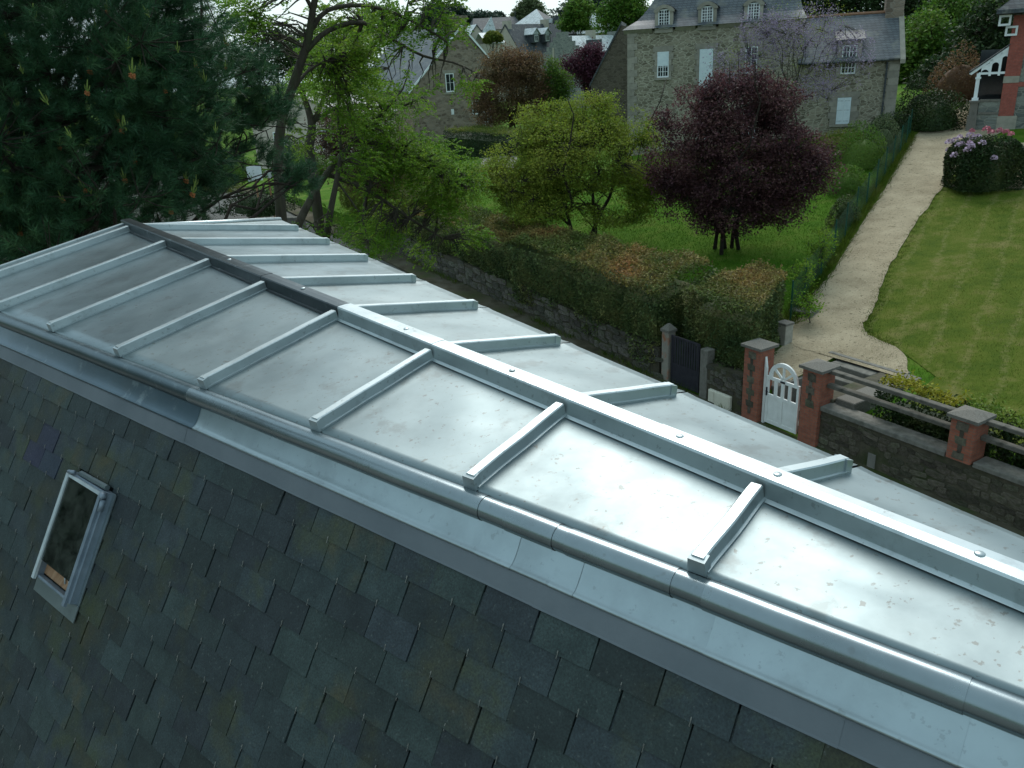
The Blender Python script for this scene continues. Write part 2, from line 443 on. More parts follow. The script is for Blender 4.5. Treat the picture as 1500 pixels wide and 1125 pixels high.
def batten(P, k, s0, s1, nrm, across, ends=True, wide=.98):
    mb = MB(); lean = .012
    prof = [(-.030*wide, 0), (-.030*wide, .008), (-.023*wide, .010), (-.020*wide, .045), (-.016*wide, .049), (.016*wide, .049), (.020*wide, .045), (.023*wide, .010), (.030*wide, .008), (.030*wide, 0)]
    rings = []
    for s in np.linspace(s0, s1, 9):
        wob = .0015*math.sin(s*23+k)
        c = P(k, s, 0.003); rings.append([c+across*(x+wob)+nrm*z for x, z in prof])
    mb.loft(rings); n = len(prof)
    e_ = rings[-1]; mb.pts(e_, [tuple(range(n))]); mb.pts(rings[0], [tuple(range(n-1, -1, -1))])
    o = mb.build('batten', M_BATTEN, HA, True)
    if ends:
        d = P(k, 1, 0)-P(k, 0, 0); d /= np.linalg.norm(d); c = MB()
        A = [P(k, s1, .002)+across*x*1.18+nrm*z*1.10 for x, z in ((-.023*wide, 0), (-.021*wide, .045), (.021*wide, .045), (.023*wide, 0))]
        B = [p+d*.012+(-nrm*.006 if i in (1, 2) else 0) for i, p in enumerate(A)]
        A = [p-d*.018 for p in A]
        c.pts(A+B, [(0, 1, 2, 3), (7, 6, 5, 4), (0, 4, 5, 1), (1, 5, 6, 2), (2, 6, 7, 3), (3, 7, 4, 0)])
        raw('end_cap', c.v, c.f, M_BATTEN, o, True)
for k in range(-1, 9):
    if k < K1:
        batten(NP, k, .045, dN(k)-.004, nN, EN); batten(FP, k, .045, dF(k)-.088, nF, EF)
batten(NP, K0+.03, .02, dN(K0)-.004, nN, EN, True, .7)
# far verge runs out at a slant
vb = MB(); A = rp(K0)+ZV*.003; B = FP(KF0, dF(KF0)-.01, .003)
vb.tube([A, B], .026, 6); vb.build('verge_roll', M_BATTEN, HA, True, True)
tri = MB(); g1 = FP(K0, .03, .001); tri.pts([FP(K0, 0.0, 0), FP(K0, dF(K0), 0), FP(KF0, dF(KF0), 0)], [(0, 1, 2)])
tri.build('verge_sheet', M_PANEL, HA, True)
# ridge covers in lengths, with round screw caps on top
kk = [K0-.03, -.02, 1.95, 3.04, 4.02, 5.5, 7.06, K1]
for i, (a, b) in enumerate(zip(kk[:-1], kk[1:])):
    mb = MB(); rings = []
    for k in np.linspace(a, b, 7):
        c = rp(k); g = .0015*(i % 2); x = np.cross(RDIR, ZV)
        prof = [(-.056, -.006), (-.042, 0), (-.039-g, .053), (-.035-g, .059+g), (0, .061+g), (.035+g, .059+g), (.039+g, .053), (.042, 0), (.056, -.006)]
        rings.append([c+x*px+ZV*(pz+.004) for px, pz in prof])
    mb.loft(rings); n = 9
    mb.pts(rings[0], [tuple(range(n))]); mb.pts(rings[-1], [tuple(range(n-1, -1, -1))])
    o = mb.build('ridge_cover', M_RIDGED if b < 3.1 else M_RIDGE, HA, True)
    for kc in (1.3, 2.5, 3.72, 4.62, 5.62, 6.05, 6.72, 7.6):
        if a < kc < b:
            cap = MB(); c = rp(kc)+ZV*.0655
            pr = [c+x*0]; R = []
            for rr, z in ((.0125, 0), (.0125, .0025), (.010, .0045), (.0005, .0055)):
                R.append([c+ZV*z+rr*(math.cos(w)*RDIR+math.sin(w)*x) for w in np.linspace(0, 2*math.pi, 13)[:-1]])
            cap.loft(R, True); cap.build('screw_cap', M_BATTEN, o, True, True)
# rolled edge and the curved flashing below it, in overlapping lengths
uA = float(NP(K0, dN(K0))@EN); uB = float(NP(K1, dN(K1))@EN)
RU = [uA+.05, 3.265, 1.545, 1.425, 1.255, 1.195, .87, .764, .18, uB-.05]
FU = [uA+.05, 4.6, 3.24, 1.53, 1.40, 1.24, 1.165, .74, .165, uB-.05]
for i, (a, b) in enumerate(zip(RU[:-1], RU[1:])):
    mb = MB(); rings = []; R = .040+(.0018 if i % 2 else 0)
    for u in np.linspace(a+.004, b-.012, max(3, int(abs(a-b)/.12))):
        wv = .0012*math.sin(u*9)
        rings.append([sec(u, 1.605-R*math.cos(w)+wv, -1.294+R*math.sin(w)) for w in np.linspace(rad(-115), rad(150), 18)])
    mb.loft(rings)
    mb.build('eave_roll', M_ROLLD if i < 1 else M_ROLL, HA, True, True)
for i, (a, b) in enumerate(zip(FU[:-1], FU[1:])):
    mb = MB(); rings = []; g = .0016 if i % 2 else 0
    pr = [(1.622, -1.318), (1.612, -1.335), (1.597, -1.360), (1.583, -1.382), (1.570, -1.400), (1.560, -1.411), (1.551, -1.418), (1.545, -1.419), (1.541, -1.422), (1.540, -1.428), (1.543, -1.433), (1.548, -1.433)]
    for u in np.linspace(a+.003, b-.010, max(3, int(abs(a-b)/.12))):
        wv = .0015*math.sin(u*7+1)+.0008*math.sin(u*19)
        rings.append([sec(u, h-g*.8-wv*(1 if 2 < j < 7 else .3), z+g*.3) for j, (h, z) in enumerate(pr)])
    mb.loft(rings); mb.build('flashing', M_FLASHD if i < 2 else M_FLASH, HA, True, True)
AU = [uA+.05, 4.7, 3.29, 1.28, .4, uB-.05]
for i, (a, b) in enumerate(zip(AU[:-1], AU[1:])):
    mb = MB(); rings = []; g = .0015 if i % 2 else 0
    for u in np.linspace(a+.002, b-.012, max(3, int(abs(a-b)/.15))):
        wv = .001*math.sin(u*11)
        rings.append([sec(u, h-g-wv, z) for h, z in ((1.549, -1.428), (1.545, -1.434), (H0+.0, Z0+.004), (H0-.004, Z0-.001), (H0+.006, Z0-.012))])
    mb.loft(rings); mb.build('apron', M_APRON, HA, True)
# what carries it all: slate decks, far slope and walls
u0, u1 = uB-.05, uA+.06
# an opening is left under the skylight by splitting the deck
SKU, SKV = (3.735, 4.085), (.395, .885)
deck = MB()
def dk(ua, ub, va, vb):
    deck.hexa([SL(ua, va, -.055), SL(ub, va, -.055), SL(ub, vb, -.055), SL(ua, vb, -.055),
               SL(ua, va, -.026), SL(ub, va, -.026), SL(ub, vb, -.026), SL(ua, vb, -.026)])
dk(u0, u1, -.25, SKV[0]); dk(u0, u1, SKV[1], 3.1); dk(u0, SKU[0], SKV[0], SKV[1]); dk(SKU[1], u1, SKV[0], SKV[1])
deck.build('slate_deck', M_DECK, HA, True)
fe = [FP(K0, dF(K0), -.03), FP(K1, dF(K1), -.03), FP(KF0, dF(KF0), -.03)]
fs = MB(); fd = NF*math.cos(PHI)-ZV*math.sin(PHI)
fs.hexa([fe[2]-NF*.05+fd*3.1-ZV*.05, fe[1]-NF*.05+fd*3.1-ZV*.05, fe[1]-NF*.05-ZV*.05, fe[2]-NF*.05-ZV*.05,
         fe[2]+fd*3.1, fe[1]+fd*3.1, fe[1], fe[2]])
fs.build('rear_slate_slope', M_SLATE, HA, True)
wl = MB()
a1, a2 = SL(u0, 3.0, -.1), SL(u1, 3.0, -.1); b1, b2 = fe[1]+fd*2.95, fe[2]+fd*2.95
zt = a1[2]
foot = [np.array([p[0], p[1], 0.0]) for p in (a1, b1, b2, a2)]; top = [np.array([p[0], p[1], zt-.02]) for p in (a1, b1, b2, a2)]
wl.hexa(foot+top)
# gable pieces between the two slate slopes
e1 = [NP(K0, dN(K0)-.12, -.06), rp(K0)-ZV*.04, FP(KF0, dF(KF0)-.12, -.06), top[2], top[3]]
wl.pts(e1, [tuple(range(5))])
e2 = [NP(K1, dN(K1)-.05, -.06), rp(K1)-ZV*.04, FP(K1, dF(K1)-.05, -.06), top[1], top[0]]
wl.pts(e2, [tuple(range(4, -1, -1))])
wl.build('wall', M_RENDER, HA, True)

# slates, each its own piece
PU, PV = .2105, .1180
def slate_mesh(w, seed):
    r = np.random.RandomState(seed); L = PV+.075; hw = w/2-.0020
    def jit(s=.0015): return (r.rand()-.5)*2*s
    nb = 5; bot = [(-hw+2*hw*i/nb, L+jit(.0013), 0) for i in range(nb+1)]
    if r.rand() < .12: bot[0] = (bot[0][0]+.006, bot[0][1], 0); bot.insert(0, (-hw, L-.007, 0))
    if r.rand() < .12: bot[-1] = (bot[-1][0]-.006, bot[-1][1], 0); bot.append((hw, L-.007, 0))
    ring = [(-hw+jit(.0006), 0, 0)]+bot+[(hw+jit(.0006), 0, 0)]
    th = .0065; V = []
    for x, y, z in ring: V.append((x, y, 0))
    for x, y, z in ring: V.append((x*.992, y-(.0015 if y > .05 else 0), th))
    n = len(ring); F = [tuple(range(n)), tuple(range(2*n-1, n-1, -1))]
    for i in range(n): j = (i+1) % n; F.append((i, n+i, n+j, j))
    me = bpy.data.meshes.new('slate'); me.from_pydata(V, [], F); me.materials.append(M_SLATE); me.update(); return me
SM = [slate_mesh(PU, i) for i in range(10)]; SMB = []
for me in SM[:3]:
    c = me.copy(); c.materials[0] = M_SLATEB; SMB.append(c)
rr = np.random.RandomState(3); allsl = []; hooks = MB()
for row in range(0, 20):
    v = -.013+row*PV
    off = 1.469 if row % 2 == 0 else 1.567
    i0 = int((u0-off)/PU)-1; i1 = int((u1-off)/PU)+1
    for i in range(i0, i1):
        uc = off+(i+.5)*PU
        ua, ub = uc-PU/2, uc+PU/2
        if ua < u0 or ub > u1: continue
        va, vb = v, v+PV
        clip = (ua, ub)
        if vb > SKV[0]+.03 and va < SKV[1]-.03 and ub > SKU[0] and ua < SKU[1]:
            if ua > SKU[0]-.04 and ub < SKU[1]+.04: continue
            clip = (ua, min(ub, SKU[0])) if ua < SKU[0] else (max(ua, SKU[1]), ub)
            if clip[1]-clip[0] < .03: continue
        allsl.append((row, uc, v, clip, ua, ub))
        if rr.rand() < .93:
            b = SL(uc+rr.randn()*.002, v+PV+.002, .000); hooks.tube([b-DN*.018, b+DN*.004+NSL*.001, b+DN*.006-NSL*.006], .0013, 4)
            hooks.tube([b-DN*.020+NSL*.002, b-DN*.012+NSL*.003], .0016, 4)
hooks.build('slate_hooks', M_HOOK, HA, True)['kind'] = 'stuff'
def slate_matrix(uc, v, sx=1.0):
    a = math.radians(3.2)+rr.randn()*.007; tw = rr.randn()*.010
    ex = EN*math.cos(tw)+DN*math.sin(tw)
    ey = DN*math.cos(a)+NSL*math.sin(a); ey = ey-ex*(ey@ex); ey /= np.linalg.norm(ey)
    ez = np.cross(ex, ey); ez = ez if ez@NSL > 0 else -ez
    o = SL(uc+rr.randn()*.0015, v-.075+rr.randn()*.0015, -.0175)
    if np.cross(ex, ey)@ez < 0: ex = -ex
    return frame(o, ex*sx, ey, ez)
vis = [s for s in allsl if any(in_frame(SL(s[1]+du, s[2]+dv), 6) for du in (-.1, 0, .1) for dv in (0, .06, .118))]
vis.sort(key=lambda s: np.linalg.norm(SL(s[1], s[2])-np.array([0, 0, EYE])))
vis = vis[:298]; vid = set(id(s) for s in vis)
extra = MB()
for s in allsl:
    row, uc, v, clip, ua, ub = s
    sx = (clip[1]-clip[0])/PU; ucc = (clip[0]+clip[1])/2
    m = slate_matrix(ucc, v, sx)
    blue = 4.22 < uc < 4.62 and .17 < v < .42 and (row+int(uc*10)) % 3 != 0
    me = (SMB if blue else SM)[rr.randint(3 if blue else 10)]
    if id(s) in vid:
        piece('slate', me, HA, m)
    else:
        extra.pts([np.array(m @ vt.co) for vt in me.vertices], [tuple(p.vertices) for p in me.polygons])
extra.build('outer_slates', M_SLATE, HA, True)['kind'] = 'stuff'

# skylight
M_SKF = mat('skylight_paint', [(.13, .165, .20), (.20, .24, .28)], 12, .45, .3, .5, .1, 60)
M_SKW = mat('skylight_white', [(.34, .38, .39), (.46, .50, .50)], 14, .5, .2)
M_WOOD = mat('old_wood', [(.20, .10, .05), (.36, .22, .13)], 9, .8, stretch=(1, 6, 1))
M_INS = mat('loft_dark', [(.022, .018, .014), (.05, .036, .025)], 7, .95, lo=.3, hi=.75)
def glass(name, tint=(.75, .8, .8), rough=.05):
    m, t, bs = nodes(name)
    gl = t.nodes.new('ShaderNodeBsdfGlossy'); gl.inputs['Roughness'].default_value = rough
    tr = t.nodes.new('ShaderNodeBsdfTransparent'); tr.inputs['Color'].default_value = c4(tint)
    lw = t.nodes.new('ShaderNodeLayerWeight'); lw.inputs['Blend'].default_value = .42
    mp = coords(t); n = noise(t, mp, 11, 8, .7); k = t.nodes.new('ShaderNodeMapRange')
    k.inputs['From Min'].default_value = .35; k.inputs['From Max'].default_value = .8; k.inputs['To Max'].default_value = .5
    t.links.new(n.outputs['Fac'], k.inputs['Value'])
    df = t.nodes.new('ShaderNodeBsdfDiffuse'); df.inputs['Color'].default_value = (.10, .11, .09, 1)
    m1 = t.nodes.new('ShaderNodeMixShader'); m2 = t.nodes.new('ShaderNodeMixShader')
    t.links.new(lw.outputs['Fresnel'], m1.inputs[0]); t.links.new(tr.outputs[0], m1.inputs[1]); t.links.new(gl.outputs[0], m1.inputs[2])
    t.links.new(k.outputs[0], m2.inputs[0]); t.links.new(m1.outputs[0], m2.inputs[1]); t.links.new(df.outputs[0], m2.inputs[2])
    t.links.new(m2.outputs[0], t.nodes['Material Output'].inputs['Surface'])
    return m
M_SKG = glass('skylight_glass')
def sbox(mb, ua, ub, va, vb, ha, hb):
    mb.hexa([SL(ua, va, ha), SL(ub, va, ha), SL(ub, vb, ha), SL(ua, vb, ha), SL(ua, va, hb), SL(ub, va, hb), SL(ub, vb, hb), SL(ua, vb, hb)])
fl = MB()       # zinc soakers round the opening
sbox(fl, 3.668, 4.125, .905, .985, .003, .008); sbox(fl, 3.672, 3.728, .36, .905, -.001, .0045); sbox(fl, 4.09, 4.112, .38, .905, -.001, .003)
SKO = fl.build('skylight', M_FLASH, HA, True)
kb = MB()
sbox(kb, 3.70, 3.722, .375, .905, .0045, .036); sbox(kb, 4.083, 4.10, .375, .905, .003, .035); sbox(kb, 3.70, 4.10, .362, .375, -.01, .035); sbox(kb, 3.722, 4.083, .892, .905, .0045, .032)
kb.build('curb', M_SKF, SKO, True)
lf = MB(); sbox(lf, 4.079, 4.104, .372, .915, .036, .050); lf.build('sash_rail', M_SKW, SKO, True)
lf = MB(); sbox(lf, 3.722, 4.079, .372, .386, .036, .048); lf.build('sash_rail', M_SKW, SKO, True)
lf = MB(); sbox(lf, 3.720, 3.745, .3865, .925, .036, .050); lf.build('sash_rail', M_SKF, SKO, True)
pg = MB(); sbox(pg, 3.7455, 4.0785, .3865, .815, .040, .043); pg.build('pane', M_SKG, SKO, True)
ins = MB()
for (ua, ub, va, vb) in ((3.715, 3.735, .395, .885), (4.085, 4.10, .395, .885), (3.735, 4.085, .38, .395)):
    sbox(ins, ua, ub, va, vb, -.20, .0)
sbox(ins, 3.715, 4.10, .38, .90, -.23, -.20)
ins.build('reveal', M_INS, SKO, True)
sl = MB(); sbox(sl, 3.735, 4.085, .80, .885, -.20, .004); sl.build('wooden_sill', M_WOOD, SKO, True)
la = MB(); c0 = SL(3.86, .80, .02)
la.tube([c0+.014*(math.cos(w)*EN+math.sin(w)*DN) for w in np.linspace(0, 2*math.pi, 13)], .0035, 5)
la.tube([SL(3.86, .815, .018), SL(3.85, .86, .008)], .004, 5); la.tube([SL(3.82, .82, .015), SL(3.80, .86, .01)], .003, 5)
la.build('latch', M_SKW, SKO, True, True)
for A_, B_, r_ in (((3.712, .368, .05), (3.690, .388, .05), .017), ((3.698, .395, .042), (3.698, .45, .042), .013), ((4.085, .362, .05), (4.03, .352, .048), .010)):
    hg_ = MB(); hg_.tube([SL(*A_), SL(*B_)], r_, 9); hg_.build('hinge', M_SKF, SKO, True, True)
hd = MB(); hd.tube([SL(4.02, .350, .02), SL(3.74, .345, .02)], .014, 6); hd.build('head_flashing', M_FLASH, SKO, True)


# ================================================================ ground, street, garden walls, gates
M_GRASS = mat('lawn_grass', [(.036, .092, .007), (.058, .125, .010), (.10, .14, .024)], 1.0, .95, spec=.05, bump=.8, bscale=60, bdist=.02, world=True,
              spots=[((.12, .12, .04), .35, .60, .2)])
M_ASPH = mat('asphalt', [(.075, .075, .070), (.11, .11, .10)], 1.2, .92, bump=.5, bscale=120, world=True)
M_PAVE = mat('pavement', [(.13, .125, .11), (.20, .19, .165)], 2.0, .92, bump=.4, bscale=60, world=True)
M_GRAVEL = mat('gravel', [(.25, .205, .135), (.33, .275, .185), (.40, .335, .23)], 1.1, .95, spec=.05, bump=1.0, bscale=55, bdist=.03, world=True,
               spots=[((.12, .10, .065), 14, .58, .1), ((.14, .115, .07), 5, .60, .15), ((.46, .40, .29), 22, .60, .08)])
def gridz(n, t):
    z = np.where(n < 15.28, zs(t), hg(n, t))
    pit = (n > 15.2) & (n < 17.86) & (t > 11.42) & (t < 12.78)
    z = np.where(pit, .02, z)
    return z
NG = sorted(set([-700, -400, -200, -100, -50, -20, -5, 2, 5, 8, 11, 13, 14.2, 15.0, 15.2, 15.34, 17.84, 17.92]+list(np.arange(16, 60, 1.0))+list(np.arange(62, 120, 4))+[140, 180, 240, 320, 450, 700]))
TG = sorted(set([-700, -300, -100, -40, -15, -5, 0, 4, 8, 10, 11.36, 11.46, 12.74, 12.84, 14]+list(np.arange(15, 70, 1.0))+list(np.arange(72, 130, 4))+[150, 190, 250, 330, 450, 700]))
V = []; Fg = []
for n_ in NG:
    for t_ in TG:
        x, y = xy(n_, t_); V.append((x, y, float(gridz(np.array(n_, float), np.array(t_, float)))))
nT = len(TG)
for i in range(len(NG)-1):
    for j in range(nT-1): Fg.append((i*nT+j, (i+1)*nT+j, (i+1)*nT+j+1, i*nT+j+1))
tag(raw('ground', V, Fg, M_GRASS), kind='structure')
def strip(name, A, B, material, lift, sub=6, kind='structure'):
    """sheet between two polylines of (x, y), draped on the ground"""
    def fine(P):
        out = []
        for a, b in zip(P[:-1], P[1:]):
            for k in range(sub): out.append((a[0]+(b[0]-a[0])*k/sub, a[1]+(b[1]-a[1])*k/sub))
        return out+[P[-1]]
    A, B = fine(A), fine(B); m = 8; V = []; F = []
    for a, b in zip(A, B):
        for k in range(m+1):
            x = a[0]+(b[0]-a[0])*k/m; y = a[1]+(b[1]-a[1])*k/m; V.append((x, y, gz(x, y)+lift))
    for i in range(len(A)-1):
        for k in range(m): F.append((i*(m+1)+k, i*(m+1)+k+1, (i+1)*(m+1)+k+1, (i+1)*(m+1)+k))
    return tag(raw(name, V, F, material), kind=kind)
strip('yard', [xy(-60, t) for t in (-60, -20, 10, 40, 60)], [xy(5.45, t) for t in (-60, -20, 10, 40, 60)], M_PAVE, .006)  # paving added so the eave roll's underside does not reflect green grass
tr = [-60, -20, 0, 15, 20, 30, 40, 49, 60, 90, 130]
strip('street', [xy(5.5, t) for t in tr], [xy(14.1, t) for t in tr], M_ASPH, .012)
pv = MB()
for a, b in zip(tr[:-1], tr[1:]):
    P = []
    for t in (a, b):
        z = float(zs(t))
        P.append([np.array([*xy(14.1, t), z-.05]), np.array([*xy(14.1, t), z+.10]), np.array([*xy(14.16, t), z+.105]), np.array([*xy(15.12, t), z+.11])])
    pv.sweep(P[0], P[1])
# gravel path up through the garden and the yard it opens on
pl = [(8.38, 20.5), (7.95, 21.3), (8.15, 22.58), (9.32, 24.2), (10.82, 26.03), (12.99, 29.37), (16.28, 34.33), (20.16, 40.55), (22.78, 43.2), (25.9, 46.3)]
pr_ = [(9.75, 18.3), (10.3, 19.8), (10.0, 21.45), (10.9, 22.9), (12.36, 25.36), (14.9, 29.0), (17.9, 32.9), (21.2, 36.9), (24.0, 39.5), (28.5, 42.0)]
def smooth_edge(P, seed, n=9, amp=.022):
    r = np.random.RandomState(seed); P = [np.array(p) for p in P]; out = []
    for i in range(len(P)-1):
        p0, p1, p2, p3 = P[max(0, i-1)], P[i], P[i+1], P[min(len(P)-1, i+2)]
        for k in range(n):
            s_ = k/n; out.append(.5*((2*p1)+(-p0+p2)*s_+(2*p0-5*p1+4*p2-p3)*s_**2+(-p0+3*p1-3*p2+p3)*s_**3)+r.randn(2)*amp)
    return out+[P[-1]]
PATH_L, PATH_R = smooth_edge(pl, 1), smooth_edge(pr_, 2)
strip('gravel_path', PATH_L, PATH_R, M_GRAVEL, .03, 1)
def lawn_material():
    m, t, bs = nodes('striped_lawn'); mp = coords(t, (1, 1, 1), True)
    rot = t.nodes.new('ShaderNodeMapping'); rot.inputs['Rotation'].default_value = (0, 0, -math.atan2(-.57, .82)); t.links.new(mp.outputs[0], rot.inputs['Vector'])
    w = t.nodes.new('ShaderNodeTexWave'); w.inputs['Scale'].default_value = .36; w.inputs['Distortion'].default_value = 2.6; w.inputs['Detail'].default_value = 3; w.inputs['Detail Scale'].default_value = 1.4
    t.links.new(rot.outputs[0], w.inputs['Vector'])
    n = noise(t, mp, 1.1, 7, .7); out = ramp_out(t, n, [(.044, .074, .009), (.074, .10, .013), (.12, .122, .028)])
    k = t.nodes.new('ShaderNodeMapRange'); k.inputs['From Min'].default_value = .80; k.inputs['From Max'].default_value = 1.0; k.inputs['To Max'].default_value = .42
    t.links.new(w.outputs['Fac'], k.inputs['Value']); n2 = noise(t, mp, 7, 5, .7); k2 = t.nodes.new('ShaderNodeMapRange'); k2.inputs['From Min'].default_value = .42; k2.inputs['From Max'].default_value = .62
    t.links.new(n2.outputs['Fac'], k2.inputs['Value']); mu = t.nodes.new('ShaderNodeMath'); mu.operation = 'MULTIPLY'; t.links.new(k.outputs[0], mu.inputs[0]); t.links.new(k2.outputs[0], mu.inputs[1])
    out = mixc(t, mu.outputs[0], out, (.21, .18, .08))
    n3 = noise(t, mp, .55, 6, .7); k3 = t.nodes.new('ShaderNodeMapRange'); k3.inputs['From Min'].default_value = .54; k3.inputs['From Max'].default_value = .70; k3.inputs['To Max'].default_value = .75
    t.links.new(n3.outputs['Fac'], k3.inputs['Value']); out = mixc(t, k3.outputs[0], out, (.15, .135, .05))
    t.links.new(out, bs.inputs['Base Color']); bs.inputs['Roughness'].default_value = .95; bs.inputs['Specular IOR Level'].default_value = .05
    nb = noise(t, mp, 45, 4); bumpn(t, bs, nb.outputs['Fac'], .8, .03); return m
LR_ = [np.array(xy(16.35, 10.0)), np.array(xy(17.3, 10.15)), np.array(xy(18.3, 10.3))]+PATH_R[9:-20]
strip('lawn', [p+np.array([.02, -.015]) for p in LR_], [p+(np.array([10.3, -17.1]) if i < 3 else np.array([17.0, -11.5])) for i, p in enumerate(LR_)], lawn_material(), .018, 1)
strip('gravel_landing', [xy(15.5, t) for t in (12.8, 13.3, 13.9)], [xy(18.8, t) for t in (12.8, 13.6, 14.6)], M_GRAVEL, .022, 4)
strip('gravel_yard', [(17.95, 32.6), (20.0, 34.4), (23.2, 37.2)], [(24.0, 28.6), (27.0, 32.0), (30, 36.0)], M_GRAVEL, .036, 6)
strip('garden_path', [(-2.6, 45.6), (-1.7, 50), (-1.2, 56), (-1.5, 62)], [(-.3, 45.4), (.9, 49.5), (1.3, 56), (1.0, 62)], M_PAVE, .03)
M_EARTHP = mat('mossy_pavement', [(.045, .042, .026), (.085, .075, .052), (.12, .11, .085)], 1.6, .95, spec=.05, bump=.6, bscale=40, world=True, spots=[((.035, .055, .012), .8, .5, .2)])
pgo = pv.build('pavement', M_EARTHP, None, True); tag(pgo, kind='structure')

RZW = math.atan2(-CN, SN)          # local x runs along the street towards the right, local y into the garden
def wroot(name, label, cat, t, n=15.1, z=None, group=None):
    x, y = xy(n, t); return root(name, label, cat, (x, y, float(zs(t)) if z is None else z), RZW, group)
M_RUB = mat('rubble_stone', [(.055, .05, .038), (.095, .085, .062), (.15, .135, .10)], 7, .92, bump=.9, bscale=26, bdist=.02, rnd=.38, hue=.03,
            spots=[((.045, .05, .022), 3.5, .52, .2), ((.03, .03, .026), 1.6, .60, .2)])
M_MORT = mat('old_mortar', [(.05, .046, .032), (.10, .088, .06)], 5, .95, bump=.8, bscale=30, spots=[((.035, .045, .016), 1.2, .5, .2)])
M_RUBD = mat('rubble_dark', [(.05, .047, .04), (.09, .083, .068), (.14, .13, .11)], 7, .92, bump=.9, bscale=26, bdist=.02, rnd=.4, hue=.03,
             spots=[((.040, .050, .016), 2.2, .47, .2), ((.16, .155, .14), 5, .68, .1)])
M_MORTD = mat('earthy_mortar', [(.035, .033, .022), (.08, .07, .048)], 4, .95, bump=.8, bscale=30, spots=[((.04, .055, .014), .9, .5, .2)])
M_GRAN = mat('granite', [(.10, .092, .078), (.18, .168, .145)], 40, .85, bump=.5, bscale=90, spots=[((.08, .075, .06), 3, .55, .2)])
M_CONC = mat('grey_concrete', [(.11, .105, .09), (.19, .18, .155)], 8, .9, bump=.4, bscale=60, spots=[((.07, .07, .055), 2.5, .55, .2)])
M_RAIL = mat('weathered_rail', [(.075, .068, .055), (.135, .125, .105)], 6, .9, bump=.5, bscale=50, stretch=(1, 1, 1), spots=[((.04, .04, .03), 4, .55, .2)])
M_BRICK = brickmat('red_brick', (.30, .098, .055), (.23, .070, .042), (.17, .11, .08))
M_WHITE = mat('white_gate_paint', [(.62, .63, .60), (.74, .75, .72)], 5, .45)
M_BLACKG = mat('dark_gate_paint', [(.018, .018, .024), (.035, .034, .042)], 6, .42)
M_BOX = mat('cream_plastic', [(.55, .52, .42), (.63, .60, .50)], 6, .5)
stone_me = []
for sd_ in range(8):
    r = np.random.RandomState(40+sd_); P = []
    ang = np.linspace(0, 2*math.pi, 9)[:-1]
    for d, k in ((0, 1.0), (.7, 1.0), (1.0, .86)):
        for w in ang:
            sx = math.copysign(abs(math.cos(w))**.42, math.cos(w)); sz = math.copysign(abs(math.sin(w))**.42, math.sin(w))
            P.append((.5*k*sx*(1+.12*r.randn()*(.5)), -d, .5*k*sz*(1+.12*r.randn()*.5)))
    m = MB(); F = [tuple(range(16, 24))]
    for b in (0, 8):
        for i in range(8): j = (i+1) % 8; F.append((b+i, b+j, b+8+j, b+8+i))
    F = [tuple(reversed(f)) for f in F]
    P = [(x, y*(1+.3*r.randn()*.3), z) for x, y, z in P]
    me = bpy.data.meshes.new('stone'); me.from_pydata(P, [], F); me.update(); stone_me.append(me)
stone_med = [m.copy() for m in stone_me]
for m in stone_me: m.materials.append(M_RUB)
for m in stone_med: m.materials.append(M_RUBD)
def rubble(parent, x0, x1, z0f, z1f, y, sw, sh, seed, meshes, name='stone', skip=()):
    r = np.random.RandomState(seed); z = 0; row = 0; cnt = 0
    zmax = max(z1f(x0), z1f(x1))
    while z < zmax:
        h = sh*(.75+.6*r.rand()); x = x0-r.rand()*sw*.5
        while x < x1:
            w = sw*(.55+1.0*r.rand()**1.4); xc = x+w/2
            if xc > x0+.04 and xc < x1-.04:
                zc = z+h/2+.03*r.randn(); lo, hi = z0f(xc), z1f(xc)
                if zc > lo+.02 and zc+h*.4 < hi and not any(a-.04 < xc+w*.45 and xc-w*.45 < b+.04 and c-.02 < zc+h*.45 and zc-h*.45 < d+.02 for a, b, c, d in skip):
                    M = Matrix.Translation((xc, y+.012, zc)) @ Matrix.Rotation(r.randn()*.09, 4, 'Y') @ Matrix.Diagonal((w*.97, .022+.022*r.rand(), h*.97, 1))
                    link_mesh(name, meshes[r.randint(8)], parent, M); cnt += 1
            x += w
        z += h
    return cnt

# --- left garden wall, under the hedge (t 16.7 .. 34)
t0 = 16.72
LW = wroot('garden_wall', 'low mossy rubble wall under the long clipped hedge', 'wall', t0, 15.1, 0)
L = 19.0; wz = lambda x: float(zs(t0-x))
mb = MB()
for xa, xb in zip(np.arange(-L, 0, 1.0), np.arange(-L, 0, 1.0)+1.0):
    mb.hexa([(xa, 0, wz(xa)-.1), (xb, 0, wz(xb)-.1), (xb, .4, wz(xb)-.1), (xa, .4, wz(xa)-.1),
             (xa, .02, wz(xa)+1.0), (xb, .02, wz(xb)+1.0), (xb, .4, wz(xb)+1.0), (xa, .4, wz(xa)+1.0)])
mb.build('wall_core', M_MORTD, LW)
rubble(LW, -L, 0, lambda x: wz(x)+.10, lambda x: wz(x)+1.06, .0, .46, .19, 5, stone_med)
